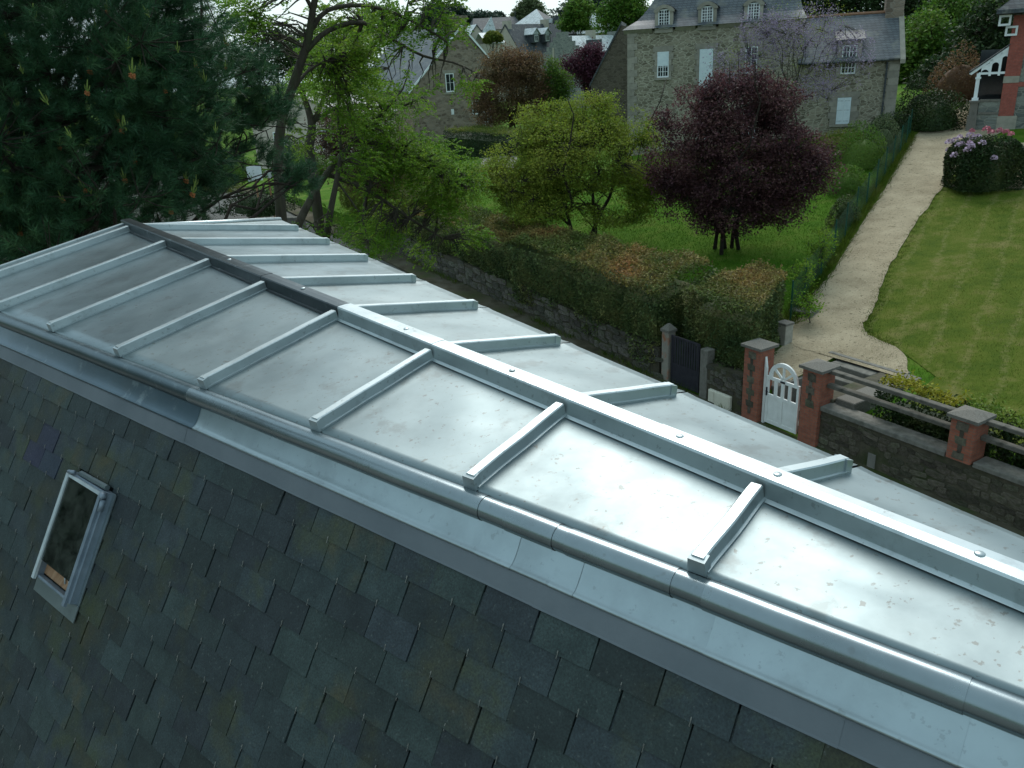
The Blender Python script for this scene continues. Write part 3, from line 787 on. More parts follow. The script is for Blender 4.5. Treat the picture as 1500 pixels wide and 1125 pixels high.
# --- the small dark gate and its posts
GP = wroot('dark_gate', 'narrow dark metal garden gate with ribbed upper panel', 'gate', 15.70, 15.17, .11)
mb = MB()
mb.box(-.56, -.52, -.02, .02, .05, 1.5); mb.box(.52, .56, -.02, .02, .05, 1.5)
for z in (.05, .62, 1.45): mb.box(-.52, .52, -.018, .018, z, z+.05)
mb.build('gate_frame', M_BLACKG, GP)
mb = MB(); mb.box(-.52, .52, -.006, .006, .10, .62); mb.build('lower_panel', M_BLACKG, GP)
for i in range(11):
    x = -.5+i*.0965
    mb = MB(); mb.box(x-.034, x+.034, -.010, .008, .67, 1.45); mb.build('slat', M_BLACKG, GP)
M_BRKP = mat('stained_post', [(.20, .19, .16), (.26, .24, .20)], 5, .9, bump=.3, spots=[((.26, .11, .06), 2.4, .50, .12), ((.08, .085, .05), 3, .6, .2)])
for t, h, lb, mm, cap in ((16.47, 1.78, 'square gate post with pyramid cap at the hedge wall end', M_BRKP, True), (14.92, 1.52, 'plain lichened concrete post on the box side of the dark gate', M_CONC, False)):
    P = wroot('gate_post', lb, 'post', t, 15.1, 0)
    mb = MB(); mb.rbox(-.14, .14, .0, .28, -.05, h-.13 if cap else h, .012); mb.build('shaft', mm, P)
    if cap:
        mb = MB(); mb.box(-.17, .17, -.03, .31, h-.13, h-.06); mb.hexa([(-.17, -.03, h-.06), (.17, -.03, h-.06), (.17, .31, h-.06), (-.17, .31, h-.06), (-.03, .11, h+.10), (.03, .11, h+.10), (.03, .17, h+.10), (-.03, .17, h+.10)])
        mb.build('cap', M_GRAN, P)
# --- short wall between the gates, with meter boxes
SW = wroot('short_wall', 'short dark rubble wall between the two gates', 'wall', 14.76, 15.1, 0)
mb = MB(); mb.box(0, 1.32, 0, .4, -.05, 1.15); mb.build('wall_core', M_MORTD, SW)
rubble(SW, 0, 1.32, lambda x: .06, lambda x: 1.16, 0, .26, .13, 8, stone_med, skip=((.12, .4, .1, .5), (.34, .98, -.1, .52)))
for t, w, z0, z1, lb in ((14.50, .24, .12, .47, 'small beige meter box set in the short wall'), (14.11, .56, -.0, .47, 'larger cream meter box beside the brick gate pillar')):
    B = wroot('meter_box', lb, 'meter box', t, 15.1, .11)
    mb = MB(); mb.rbox(-w/2, w/2, -.10, .0, z0-.08, z1-.08, .012); mb.build('casing', M_BOX, B)
    mb = MB(); mb.rbox(-w/2+.03, w/2-.03, -.112, -.1005, z0-.05, z1-.11, .004); mb.build('lid', M_BOX, B)
# --- brick pillars
def pillar(tc_, lb, h, base, steps, w=.52):
    P = wroot('brick_pillar', lb, 'pillar', tc_, 14.98, base, 'brick pillars of the street wall')
    hw = w/2; mb = MB(); mb.rbox(-hw, hw, 0, w, 0, h-.10, .012); mb.build('shaft', M_BRICK, P)
    mb = MB(); mb.box(-hw-.07, hw+.07, -.07, w+.07, h-.10, h-.03)
    mb.hexa([(-hw-.07, -.07, h-.03), (hw+.07, -.07, h-.03), (hw+.07, w+.07, h-.03), (-hw-.07, w+.07, h-.03), (-.05, w/2-.05, h+.06), (.05, w/2-.05, h+.06), (.05, w/2+.05, h+.06), (-.05, w/2+.05, h+.06)])
    mb.build('cap', M_GRAN, P)
    for i, z in enumerate(steps):
        k = .115 if i % 2 == 0 else .045; r = np.random.RandomState(i*7+int(tc_*10)); hh = .085+.02*r.rand()
        q = [(-k*(1+.15*r.randn()), -hh*.8), (-k*.3, -hh*(1+.1*r.randn())), (k*(1+.12*r.randn()), -hh*.85), (k*(1.0+.1*r.randn()), hh*.8), (k*.2, hh*(1+.1*r.randn())), (-k*(1+.1*r.randn()), hh*.9)]
        mb = MB(); mb.prism([(x_, -.009, z+z_) for x_, z_ in q], (0, .03, 0)); mb.build('inset_stone', M_RUB, P)
    return P
pillar(13.14, 'brick pillar with grey stone infill beside the meter boxes', 2.06, .10, list(np.arange(1.78, .2, -.165)))
pillar(11.33, 'brick pillar between the white gate and the start of the rails', 2.0, .10, list(np.arange(1.72, 1.0, -.165)))
pillar(7.72, 'short capped brick pillar standing in the run of wall rails', 1.0, 1.10, [.76, .60, .44, .28, .12], .50)
# --- white arched garden gate
WG = wroot('white_gate', 'white wooden garden gate with arched fan top', 'gate', 12.235, 15.12, .13)
gw = .50; mb = MB()
mb.box(-gw, -gw+.07, -.025, .025, .04, 1.30); mb.box(gw-.07, gw, -.025, .025, .04, 1.30)
mb.box(-gw+.07, gw-.07, -.022, .022, .04, .13); mb.box(-gw+.07, gw-.07, -.022, .022, .74, .83); mb.box(-gw+.07, gw-.07, -.022, .022, 1.22, 1.30)
mb.box(-.035, .035, -.024, .024, .13, .74)
mb.build('gate_frame', M_WHITE, WG)
for x0, x1 in ((-gw+.07, -.035), (.035, gw-.07)):
    mb = MB(); mb.box(x0, x1, -.008, .008, .13, .74); mb.box(x0+.06, x1-.06, -.014, .014, .19, .68, .008); mb.build('panel', M_WHITE, WG)
for x in (-.215, 0, .215):
    mb = MB(); mb.box(x-.042, x+.042, -.02, .02, .83, 1.22); mb.build('baluster', M_WHITE, WG)
def arc(r0, r1, y0, y1, n=16, a0=0, a1=math.pi, cz=1.30):
    m = MB(); R = []
    for w in np.linspace(a0, a1, n):
        c_, s_ = math.cos(w), math.sin(w)
        R.append([(r0*c_, y0, cz+r0*s_), (r1*c_, y0, cz+r1*s_), (r1*c_, y1, cz+r1*s_), (r0*c_, y1, cz+r0*s_)])
    m.loft(R, True); return m
arc(.34, .44, -.025, .025).build('arch', M_WHITE, WG)
for w in (rad(40), rad(90), rad(140)):
    c_, s_ = math.cos(w), math.sin(w); p = np.array([-s_, 0, c_])*.028
    A = np.array([c_*.03, 0, 1.30+s_*.03]); B = np.array([c_*.345, 0, 1.30+s_*.345])
    mb = MB(); mb.hexa([A-p+(0, -.018, 0), A+p+(0, -.018, 0), A+p+(0, .018, 0), A-p+(0, .018, 0), B-p+(0, -.018, 0), B+p+(0, -.018, 0), B+p+(0, .018, 0), B-p+(0, .018, 0)])
    mb.build('fan_bar', M_WHITE, WG)
mb = MB(); mb.box(-.07, .07, -.03, -.0225, 1.23, 1.28); mb.build('letter_slot', M_BLACKG, WG)
mb = MB(); mb.box(-gw+.02, -gw+.05, -.05, -.026, .78, 1.0); mb.tube([(-gw+.035, -.06, .90), (-gw+.035, -.075, .90), (-gw+.13, -.08, .90)], .011, 6); mb.build('handle', M_BLACKG, WG)
WJ = wroot('gate_jamb', 'tall white post hung beside the arched white gate', 'post', 12.80, 15.14, .11)
mb = MB(); mb.box(-.035, .035, -.03, .03, 0, 1.50); mb.hexa([(-.035, -.03, 1.50), (.035, -.03, 1.50), (.035, .03, 1.50), (-.035, .03, 1.50), (-.035, -.03, 1.78), (-.02, -.03, 1.78), (-.02, .03, 1.78), (-.035, .03, 1.78)])
mb.build('post_body', M_WHITE, WJ)
# --- right wall with coping and rails
RW = wroot('roadside_wall', 'rubble roadside wall with stone coping beside the white gate', 'wall', 11.07, 15.1, 0)
LR = 10.5; mb = MB(); mb.box(0, LR, 0, .42, -.05, 1.06); mb.build('wall_core', M_MORT, RW)
rubble(RW, 0, LR, lambda x: .08, lambda x: 1.05, 0, .30, .125, 21, stone_me, skip=((1.28, 1.56, .08, .5),))
for a, b in ((.0, 3.06), (3.62, 7.0), (7.01, LR)):
    mb = MB(); mb.rbox(a+.004, b-.004, -.07, .40, 1.062, 1.165, .015); mb.build('coping', M_CONC, RW)
mb = MB(); mb.rbox(1.33, 1.52, -.02, .02, .12, .46, .004); mb.build('meter_plate', M_PAVE, RW)
for zr, nm in ((1.60, 'lower'), (1.95, 'upper')):
    for a, b, lb in ((.0, 3.10, 'between the two brick pillars'), (3.60, LR, 'running on past the short brick pillar')):
        R_ = wroot('wall_rail', f'{nm} grey concrete rail above the wall, {lb}', 'rail', 11.07-a, 15.2, zr)
        me = MB(); me.rbox(0, b-a, .0, .16, 0, .085, .012); me.build('rail_beam', M_RAIL, R_)
# --- steps behind the white gate
ST = wroot('garden_steps', 'granite steps climbing behind the white gate', 'steps', 12.1, 15.45, 0)
for i in range(6):
    mb = MB(); mb.rbox(-.62, .62, .03+i*.40, .03+(i+1)*.40+.02, .0, .20+i*.20, .015); mb.build('step', M_CONC, ST)
mb = MB(); mb.rbox(-.95, -.63, .0, 2.3, -.05, 1.02, .015); mb.build('side_wall', M_GRAN, ST)
mb = MB(); mb.rbox(.68, 1.10, -.05, 2.45, -.05, 1.24, .015); mb.build('side_wall', M_MORT, ST)
mb = MB(); mb.rbox(1.12, 1.64, .0, 2.6, .95, 1.30, .02); mb.build('slab', M_GRAN, ST)
mb = MB(); mb.rbox(-1.0, 1.25, 2.46, 2.75, .0, 1.30, .015); mb.build('top_edging', M_CONC, ST)
x, y = 8.05, 22.05; M_PALEC = mat('pale_concrete', [(.24, .225, .185), (.34, .32, .27)], 6, .9); BP = root('boundary_block', 'pale square concrete block at the foot of the gravel path', 'block', (7.78, 21.55, gz(7.78, 21.55)-.05), RZW)
mb = MB(); mb.rbox(-.16, .16, -.16, .16, 0, .62, .012); mb.build('block_body', M_PALEC, BP)
mb = MB(); mb.rbox(-.18, .18, -.18, .18, .62, .68, .012); mb.build('block_cap', M_GRAN, BP)
SLB = root('stone_slab', 'flat grey stone slab lying at the edge of the gravel', 'slab', (8.95, 23.3, gz(8.95, 23.3)), RZW+.2)
mb = MB(); mb.rbox(-.36, .36, -.26, .26, -.03, .13, .02); mb.build('slab_body', M_GRAN, SLB)
# --- green wire fence along the path
M_GREENW = mat('green_plastic_wire', [(.008, .055, .038), (.014, .075, .052)], 5, .5)
fpts = [(8.35, 22.75), (9.28, 24.25), (10.35, 25.75), (11.35, 27.3), (12.35, 28.85), (13.35, 30.4), (14.4, 31.95), (15.45, 33.55), (16.5, 35.15), (17.55, 36.75), (18.6, 38.35), (19.6, 39.9), (20.3, 41.1)]
FE = root('wire_fence', 'green wire mesh fence on thin posts beside the gravel path', 'fence', (*fpts[0], gz(*fpts[0])))
for i, p in enumerate(fpts):
    z = gz(*p); mb = MB(); mb.tube([(*p, z-.1), (*p, z+1.32)], .024, 6); mb.build('post', M_GREENW, FE, True)
for i, (a, b) in enumerate(zip(fpts[:-1], fpts[1:])):
    a3 = np.array([*a, gz(*a)]); b3 = np.array([*b, gz(*b)]); d = b3-a3; nrm_ = np.array([-d[1], d[0], 0]); nrm_ /= np.linalg.norm(nrm_); Lf = np.linalg.norm(d); m_ = int(Lf/.055); V = []; F = []
    def wire(p, q, w):
        k = len(V); ax = np.cross(q-p, nrm_); ax = ax/np.linalg.norm(ax)*w
        V.extend([p-ax, p+ax, q+ax, q-ax]); F.append((k, k+1, k+2, k+3))
    for j in range(m_+1):
        p = a3+d*j/m_; wire(p+ZV*.03, p+ZV*1.22, .0062)
    for j in range(14):
        wire(a3+ZV*(.04+j*.09), b3+ZV*(.04+j*.09), .0062)
    raw('mesh_panel', V, F, M_GREENW, FE)

# ================================================================ houses beyond the garden
M_GSTONE = stonemat('granite_rubble', [(.13, .115, .08), (.20, .18, .13), (.26, .235, .17)], (.33, .31, .235), (.26, .26, .12), .07)
M_GSTONE2 = stonemat('brown_rubble', [(.13, .10, .075), (.20, .16, .12), (.26, .21, .16)], (.22, .19, .15), (.42, .42, .19), .05)
M_GRST = stonemat('grey_coursed', [(.14, .15, .14), (.20, .21, .19)], (.26, .26, .23), (.45, .45, .22), .04)
M_ASHL = mat('ashlar_granite', [(.20, .185, .15), (.29, .27, .22)], 4, .9, bump=.4, bscale=30, rnd=.14)
def slateroof(name, a, b, rough=.45, w=.22, h=.12):
    m, t, bs = nodes(name)
    tc_ = t.nodes.new('ShaderNodeTexCoord'); s = t.nodes.new('ShaderNodeSeparateXYZ'); t.links.new(tc_.outputs['Object'], s.inputs[0])
    ad = t.nodes.new('ShaderNodeMath'); t.links.new(s.outputs[0], ad.inputs[0]); t.links.new(s.outputs[1], ad.inputs[1])
    cb = t.nodes.new('ShaderNodeCombineXYZ'); t.links.new(ad.outputs[0], cb.inputs[0]); t.links.new(s.outputs[2], cb.inputs[1])
    br = t.nodes.new('ShaderNodeTexBrick'); t.links.new(cb.outputs[0], br.inputs['Vector'])
    br.inputs['Color1'].default_value = c4(a); br.inputs['Color2'].default_value = c4(b); br.inputs['Mortar'].default_value = c4([c*.5 for c in a])
    br.inputs['Scale'].default_value = 1; br.inputs['Brick Width'].default_value = w; br.inputs['Row Height'].default_value = h; br.inputs['Mortar Size'].default_value = .012
    mp = coords(t); n = noise(t, mp, 2.2, 6)
    out = mixc(t, .8, br.outputs['Color'], ramp_out(t, n, [(.65, .65, .65), (1.3, 1.3, 1.25)]), 'MULTIPLY')
    n2 = noise(t, mp, 1.3, 5); k = t.nodes.new('ShaderNodeMapRange'); k.inputs['From Min'].default_value = .55; k.inputs['From Max'].default_value = .75
    t.links.new(n2.outputs['Fac'], k.inputs['Value']); out = mixc(t, k.outputs[0], out, (.16, .16, .13))
    t.links.new(out, bs.inputs['Base Color']); bs.inputs['Roughness'].default_value = rough; bs.inputs['Specular IOR Level'].default_value = .35
    bumpn(t, bs, br.outputs['Fac'], -.5, .015)
    return m
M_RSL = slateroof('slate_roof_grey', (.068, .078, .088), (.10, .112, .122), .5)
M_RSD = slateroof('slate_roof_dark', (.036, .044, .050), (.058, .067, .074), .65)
M_RSB = slateroof('slate_roof_pale_sheen', (.42, .46, .47), (.55, .59, .60), .32)  # slate with its bright sky reflection painted into a pale base colour
M_PAINT = mat('white_joinery', [(.60, .64, .64), (.72, .75, .74)], 6, .5)
M_BLUEW = mat('pale_shutter', [(.50, .58, .60), (.60, .67, .68)], 6, .5)
M_DGLASS = mat('window_glass', [(.012, .016, .018), (.03, .036, .04)], 2, .08, spec=.6)
M_BEIGE = mat('beige_render', [(.30, .275, .22), (.36, .335, .27)], 2, .9)
M_PINKR = mat('pink_render', [(.42, .36, .30), (.50, .43, .36)], 2, .9)
M_ZINCF = mat('far_zinc', [(.30, .33, .34), (.40, .43, .44)], 3, .4, .5)
def window(P, x0, x1, z0, z1, y=-.012, cols=2, rows=3, fm=None, name='window', face=None, fr=.055):
    """white framed window; local x-z plane at depth y"""
    fm = fm or M_PAINT; mb = MB()
    mb.box(x0, x0+fr, y-.03, y+.03, z0, z1); mb.box(x1-fr, x1, y-.03, y+.03, z0, z1)
    mb.box(x0+fr, x1-fr, y-.03, y+.03, z0, z0+fr*1.3); mb.box(x0+fr, x1-fr, y-.03, y+.03, z1-fr, z1)
    o = mb.build(name, fm, P)
    for i in range(1, cols):
        x = x0+fr+(x1-x0-2*fr)*i/cols; w = .02 if i*2 == cols else .011
        b = MB(); b.box(x-w, x+w, y-.026, y+.02, z0+fr*1.3, z1-fr); b.build('glazing_bar', fm, o)
    for j in range(1, rows):
        z = z0+fr+(z1-z0-2*fr)*j/rows
        b = MB(); b.box(x0+fr, x1-fr, y-.022, y+.016, z-.011, z+.011); b.build('glazing_bar', fm, o)
    b = MB(); b.box(x0+fr, x1-fr, y-.004, y+.004, z0+fr*1.3, z1-fr); b.build('pane', M_DGLASS, o)
    return o
def surround(P, x0, x1, z0, z1, w=.14, y=-.06, sill=True):
    mb = MB(); mb.box(x0-w-.08, x1+w+.08, y, .02, z1+.002, z1+.26); mb.build('lintel', M_ASHL, P)
    r = np.random.RandomState(int(abs(x0*100)))
    for sx in (-1, 1):
        z = z0; i = 0
        while z < z1-.05:
            h = min(.30, z1-z); ww = w+(.10 if i % 2 else 0)
            mb = MB()
            if sx < 0: mb.box(x0-ww, x0-.002, y, .02, z+.004, z+h-.004)
            else: mb.box(x1+.002, x1+ww, y, .02, z+.004, z+h-.004)
            mb.build('jamb_stone', M_ASHL, P); z += h; i += 1
    if sill:
        mb = MB(); mb.box(x0-w, x1+w, y-.05, .02, z0-.12, z0-.002); mb.build('sill', M_ASHL, P)

# --- the granite house
zb = 3.6
GB = root('granite_house', 'tall granite house with curved slate mansard and three arched dormers', 'house', (7.34, 47.2, zb), math.atan2(-4.2, 12.96))
Z = lambda z: z-zb
MX = 9.0
mb = MB(); mb.box(0, MX, 0, 8.5, 0, Z(10.25)); mb.build('wall', M_GSTONE, GB)
mb = MB(); mb.box(MX+.002, 13.62, .03, 7.0, 0, Z(8.24)); mb.build('wing_wall', M_GSTONE, GB)
z = 0.05; i = 0
while z < Z(10.15):
    mb = MB(); w = .50 if i % 2 else .34; mb.box(-.04, w, -.04, .3 if i % 2 else .46, z, z+.325); mb.build('quoin', M_ASHL, GB); z += .335; i += 1
z = .05; i = 0
while z < Z(8.1):
    mb = MB(); w = .62 if i % 2 else .46; mb.box(13.62-w, 13.66, -.012, .3 if i % 2 else .46, z, z+.325); mb.build('quoin', M_ASHL, GB); z += .335; i += 1
# cornice broken by the dormers
for a, b in ((-.22, 1.30), (2.52, 3.55), (4.75, 5.90), (7.10, 9.0)):
    mb = MB(); mb.hexa([(a, -.02, Z(10.16)), (b, -.02, Z(10.16)), (b, .3, Z(10.16)), (a, .3, Z(10.16)), (a, -.22, Z(10.36)), (b, -.22, Z(10.36)), (b, .3, Z(10.36)), (a, .3, Z(10.36))])
    mb.build('cornice', M_ASHL, GB)
rings = []
for z, o in ((10.365, -.27), (10.55, .0), (10.8, .42), (11.1, .72), (11.7, 1.15), (13.0, 1.85), (14.6, 2.6)):
    q = min(o, 4.0); rings.append([(q, q, Z(z)), (MX-q*.3, q, Z(z)), (MX-q*.3, 8.5-q, Z(z)), (q, 8.5-q, Z(z))])
mb = MB(); mb.loft(rings, True); mb.pts(rings[-1], [(0, 1, 2, 3)]); mb.build('mansard_roof', M_RSL, GB)
def dormer(xc, name='dormer'):
    hw = .47; D = MB()
    D.box(xc-hw, xc-.31, -.10, .25, Z(10.12), Z(11.20)); D.box(xc+.31, xc+hw, -.10, .25, Z(10.12), Z(11.20)); D.box(xc-.31, xc+.31, -.10, .25, Z(10.12), Z(10.30))
    o = D.build(name, M_ASHL, GB)
    A = MB(); n = 11; top = []; bot = []
    for i in range(n):
        x = -hw-.05+(2*hw+.1)*i/(n-1); zz = .26*(1-(x/(hw+.05))**2); top.append((xc+x, -.14, Z(11.22)+zz))
    for i in range(n):
        x = -.31+.62*i/(n-1); bot.append((xc+x, -.14, Z(11.16)+.14*(1-(x/.31)**2)))
    poly = [(xc-hw-.05, -.14, Z(11.12)), (xc-.31, -.14, Z(11.12))]+bot[1:-1]+[(xc+.31, -.14, Z(11.12)), (xc+hw+.05, -.14, Z(11.12))]+top[::-1]
    A.prism(poly, (0, .42, 0)); A.build('arch', M_ASHL, o)
    R_ = MB(); rows = []
    for y, dz in ((.28, .0), (1.7, .0)):
        rows.append([(xc+x, y, Z(11.20)+.30*(1-(x/(hw+.12))**2)) for x in np.linspace(-hw-.12, hw+.12, 9)])
    R_.loft(rows); R_.build('dormer_roof', M_RSD, o)
    Ck = MB(); Ck.box(xc-hw+.02, xc-hw+.06, .25, 1.6, Z(10.2), Z(11.22)); Ck.box(xc+hw-.06, xc+hw-.02, .25, 1.6, Z(10.2), Z(11.22)); Ck.build('cheek', M_RSD, o)
    w_ = window(GB, xc-.30, xc+.30, Z(10.31), Z(11.25), -.03, 4, 6, name='dormer_window')
for xc in (1.91, 4.14, 6.46): dormer(xc)
window(GB, 1.58, 2.20, Z(7.89), Z(9.19), -.015, 4, 5); surround(GB, 1.58, 2.20, Z(7.89), Z(9.19))
mb = MB(); mb.box(1.60, 2.18, -.055, -.048, Z(8.47), Z(9.17)); mb.build('roller_blind', M_BLUEW, GB)
surround(GB, 3.80, 4.52, Z(7.2), Z(9.21)); mb = MB(); mb.box(3.81, 4.51, -.05, -.01, Z(7.2), Z(9.20)); mb.build('roller_blind', M_BLUEW, GB)
window(GB, 6.15, 6.77, Z(7.89), Z(9.19), -.015, 2, 4); surround(GB, 6.15, 6.77, Z(7.89), Z(9.19))
for x in (3.85, 6.2):
    window(GB, x, x+.65, Z(4.6), Z(6.3), -.015, 2, 4); surround(GB, x, x+.65, Z(4.6), Z(6.3))
# wing: roof, chimney, lucarne, shuttered window
rf = MB(); P0 = [(MX-.2, -.25, Z(8.25)), (13.60, -.25, Z(8.25)), (13.60, 2.35, Z(10.46)), (MX-.2, 2.35, Z(10.46))]
rf.prism(P0, (0, .06, -.10)); rf.prism([(MX-.2, 2.36, Z(10.46)), (13.60, 2.36, Z(10.46)), (13.60, 7.1, Z(7.9)), (MX-.2, 7.1, Z(7.9))], (0, -.06, -.10))
rf.build('wing_roof', M_RSL, GB)
M_TILE = mat('ridge_tile', [(.20, .10, .06), (.28, .16, .10)], 6, .85)
mb = MB(); mb.tube([(MX, 2.35, Z(10.47)), (13.6, 2.35, Z(10.47))], .09, 6); mb.build('ridge_tiles', M_TILE, GB)
mb = MB(); mb.prism([(13.605, -.3, Z(8.20)), (13.605, 2.4, Z(10.55)), (13.605, 2.4, Z(10.40)), (13.605, -.3, Z(8.0))], (.24, 0, 0)); mb.build('gable_coping', M_ASHL, GB)
mb = MB(); mb.prism([(13.60, 0.05, 0), (13.60, 7, 0), (13.60, 7, Z(7.9)), (13.60, 2.4, Z(10.45)), (13.60, .05, Z(8.2))], (.05, 0, 0)); mb.build('gable_wall', M_GSTONE, GB)
mb = MB(); mb.box(12.95, 13.80, 2.0, 2.9, Z(10.0), Z(11.6)); mb.box(12.85, 13.9, 1.9, 3.0, Z(11.6), Z(11.72)); mb.build('chimney', M_GSTONE2, GB)
lu = MB(); lu.box(10.68, 10.88, -.06, .5, Z(7.5), Z(9.0)); lu.box(11.60, 11.80, -.06, .5, Z(7.5), Z(9.0)); lu.box(10.68, 11.80, -.06, .5, Z(9.0), Z(9.18)); o = lu.build('lucarne', M_ASHL, GB)
mb = MB(); mb.prism([(10.55, -.18, Z(9.19)), (11.95, -.18, Z(9.19)), (11.95, 1.4, Z(9.62)), (10.55, 1.4, Z(9.62))], (0, .0, .06)); mb.build('lucarne_roof', M_RSD, o)
mb = MB(); mb.box(10.70, 10.76, .5, 1.3, Z(8.3), Z(9.2)); mb.box(11.72, 11.78, .5, 1.3, Z(8.3), Z(9.2)); mb.build('cheek', M_RSD, o)
window(GB, 10.89, 11.59, Z(7.61), Z(8.98), .0, 4, 5)
surround(GB, 10.86, 11.54, Z(5.17), Z(6.49), .30)
for a, b in ((10.87, 11.197), (11.203, 11.53)):
    mb = MB(); mb.box(a, b, -.055, -.01, Z(5.18), Z(6.48)); s_ = mb.build('shutter', M_BLUEW, GB)
    for z in (5.30, 5.84, 6.30):
        mb = MB()
        for k in range(4): mb.box(a+.05+k*.065, a+.065+k*.065, -.06, -.0555, Z(z), Z(z)+.05)
        mb.build('vent_holes', M_DGLASS, s_)
mb = MB(); mb.tube([(13.05, -.07, Z(8.1)), (13.05, -.07, .1)], .05, 6); mb.build('downpipe', M_RSD, GB)
mb = MB(); mb.tube([(MX-.1, -.28, Z(8.2)), (13.1, -.28, Z(8.2))], .06, 6); mb.build('gutter', M_RSD, GB)

# --- the brick cornered house with the timber porch
zh = 4.75
HB = root('brick_house', 'stone house with red brick corner and white timber side porch', 'house', (23.98, 40.03, zh), rad(-31))
Z = lambda z: z-zh
M_BRH = brickmat('house_brick', (.30, .075, .05), (.25, .06, .042), (.22, .10, .08))
M_GSH = stonemat('grey_green_stone', [(.10, .11, .10), (.16, .17, .15), (.21, .22, .19)], (.20, .20, .17), (.40, .40, .17), .05)
mb = MB(); mb.box(.0, 8, .0, 9, -.3, Z(9.9)); mb.build('wall', M_GSH, HB)
for z0, z1 in ((5.45, 6.93), (7.23, 9.85)):
    mb = MB(); mb.box(-.035, .60, -.035, .5, Z(z0), Z(z1)); mb.build('brick_corner', M_BRH, HB)
mb = MB(); mb.box(-.06, .75, -.06, .6, -.3, Z(5.448)); mb.build('plinth', M_ASHL, HB)
mb = MB(); mb.box(-.06, .58, -.06, .6, Z(6.933), Z(7.228)); mb.build('corner_block', M_ASHL, HB)
mb = MB(); mb.box(.601, 8, -.04, .1, Z(6.75), Z(6.95)); mb.build('brick_band', M_BRH, HB)
mb = MB(); mb.prism([(-.75, -.75, Z(10.02)), (8.5, -.75, Z(10.02)), (4, 4.5, Z(14.2))], (0, .01, .08)); mb.prism([(-.75, -.75, Z(10.02)), (-.75, 9.5, Z(10.02)), (4, 4.5, Z(14.2))], (.01, 0, .08)); mb.box(-.75, 8.5, -.75, 9.5, Z(9.93), Z(10.02)); mb.build('roof', M_RSD, HB)
for z in (9.42, 8.98):
    y = -.3 if z > 9.2 else -.05
    mb = MB(); a = -.62 if z > 9.2 else -.30; zt = z+.46 if z > 9.2 else z+.42; b = a+.50
    mb.box(a, a+.09, y-.05, y+.05, Z(z), Z(zt)); mb.box(b-.09, b, y-.05, y+.05, Z(z), Z(zt)); mb.box(a+.09, b-.09, y-.05, y+.05, Z(z), Z(z)+.09); mb.box(a+.09, b-.09, y-.05, y+.05, Z(zt)-.09, Z(zt))
    mb.build('timber_bracket', M_PAINT, HB)
# porch: raking rafter with arches, post, beam, pier, parapet
mb = MB(); mb.prism([(-1.52, .0, Z(7.40)), (.0, .0, Z(8.56)), (.0, .0, Z(8.42)), (-1.42, .0, Z(7.34))], (0, .12, 0)); pc = mb.build('porch', M_PAINT, HB)
mb = MB(); mb.prism([(-1.50, -.05, Z(7.44)), (.0, -.05, Z(8.59)), (.0, -.05, Z(8.64)), (-1.54, -.05, Z(7.48))], (0, 2.2, 0)); mb.build('porch_roof', M_RSD, pc)
mb = MB(); mb.box(-1.12, .0, .01, .11, Z(7.34), Z(7.44)); mb.build('beam', M_PAINT, pc)
for x, zt in ((-.66, 8.0), (-.28, 8.28)):
    mb = MB(); mb.box(x-.05, x+.05, .0, .12, Z(7.27), Z(zt)); mb.build('stud', M_PAINT, pc)
for x0, x1, zt in ((-1.03, -.71, 7.68), (-.61, -.33, 8.0), (-.23, -.0, 8.28)):
    A = []; c = (x0+x1)/2; r = (x1-x0)/2; m_ = MB()
    P = [(x0, .02, Z(zt)-.28)]+[(c-r*math.cos(w), .02, Z(zt)-.28+r*1.0*math.sin(w)) for w in np.linspace(0, math.pi, 9)][1:-1]+[(x1, .02, Z(zt)-.28), (x1, .02, Z(zt)+.17), (x0, .02, Z(zt)-.03)]
    m_.prism(P, (0, .06, 0)); m_.build('arch_spandrel', M_PAINT, pc)
mb = MB(); mb.box(-1.19, -1.03, -.02, .14, Z(6.24), Z(7.40)); mb.box(-1.23, -.99, -.06, .18, Z(7.15), Z(7.24)); mb.box(-1.25, -.97, -.08, .2, Z(6.18), Z(6.30)); mb.build('post', M_PAINT, pc)
mb = MB(); mb.box(-1.33, -.92, -.2, .3, -.3, Z(5.5)); mb.box(-1.28, -.94, -.15, .25, Z(5.5), Z(6.1)); mb.box(-1.35, -.90, -.22, .32, Z(6.1), Z(6.18)); mb.build('pier', M_GRAN, pc)
mb = MB(); mb.box(-.92, -.04, -.05, .12, -.3, Z(6.12)); mb.build('parapet', M_GSH, pc)
mb = MB(); mb.box(-.89, -.04, -.09, .16, Z(6.12), Z(6.22)); mb.box(-.89, -.04, -.09, -.052, Z(5.55), Z(5.65)); mb.build('parapet_coping', M_GRAN, pc)
mb = MB(); mb.box(-1.2, -.04, 2.0, 2.1, -.3, Z(8.4)); mb.build('porch_shade', M_DGLASS, pc)  # near-black sheet standing in for the deep shade under the porch

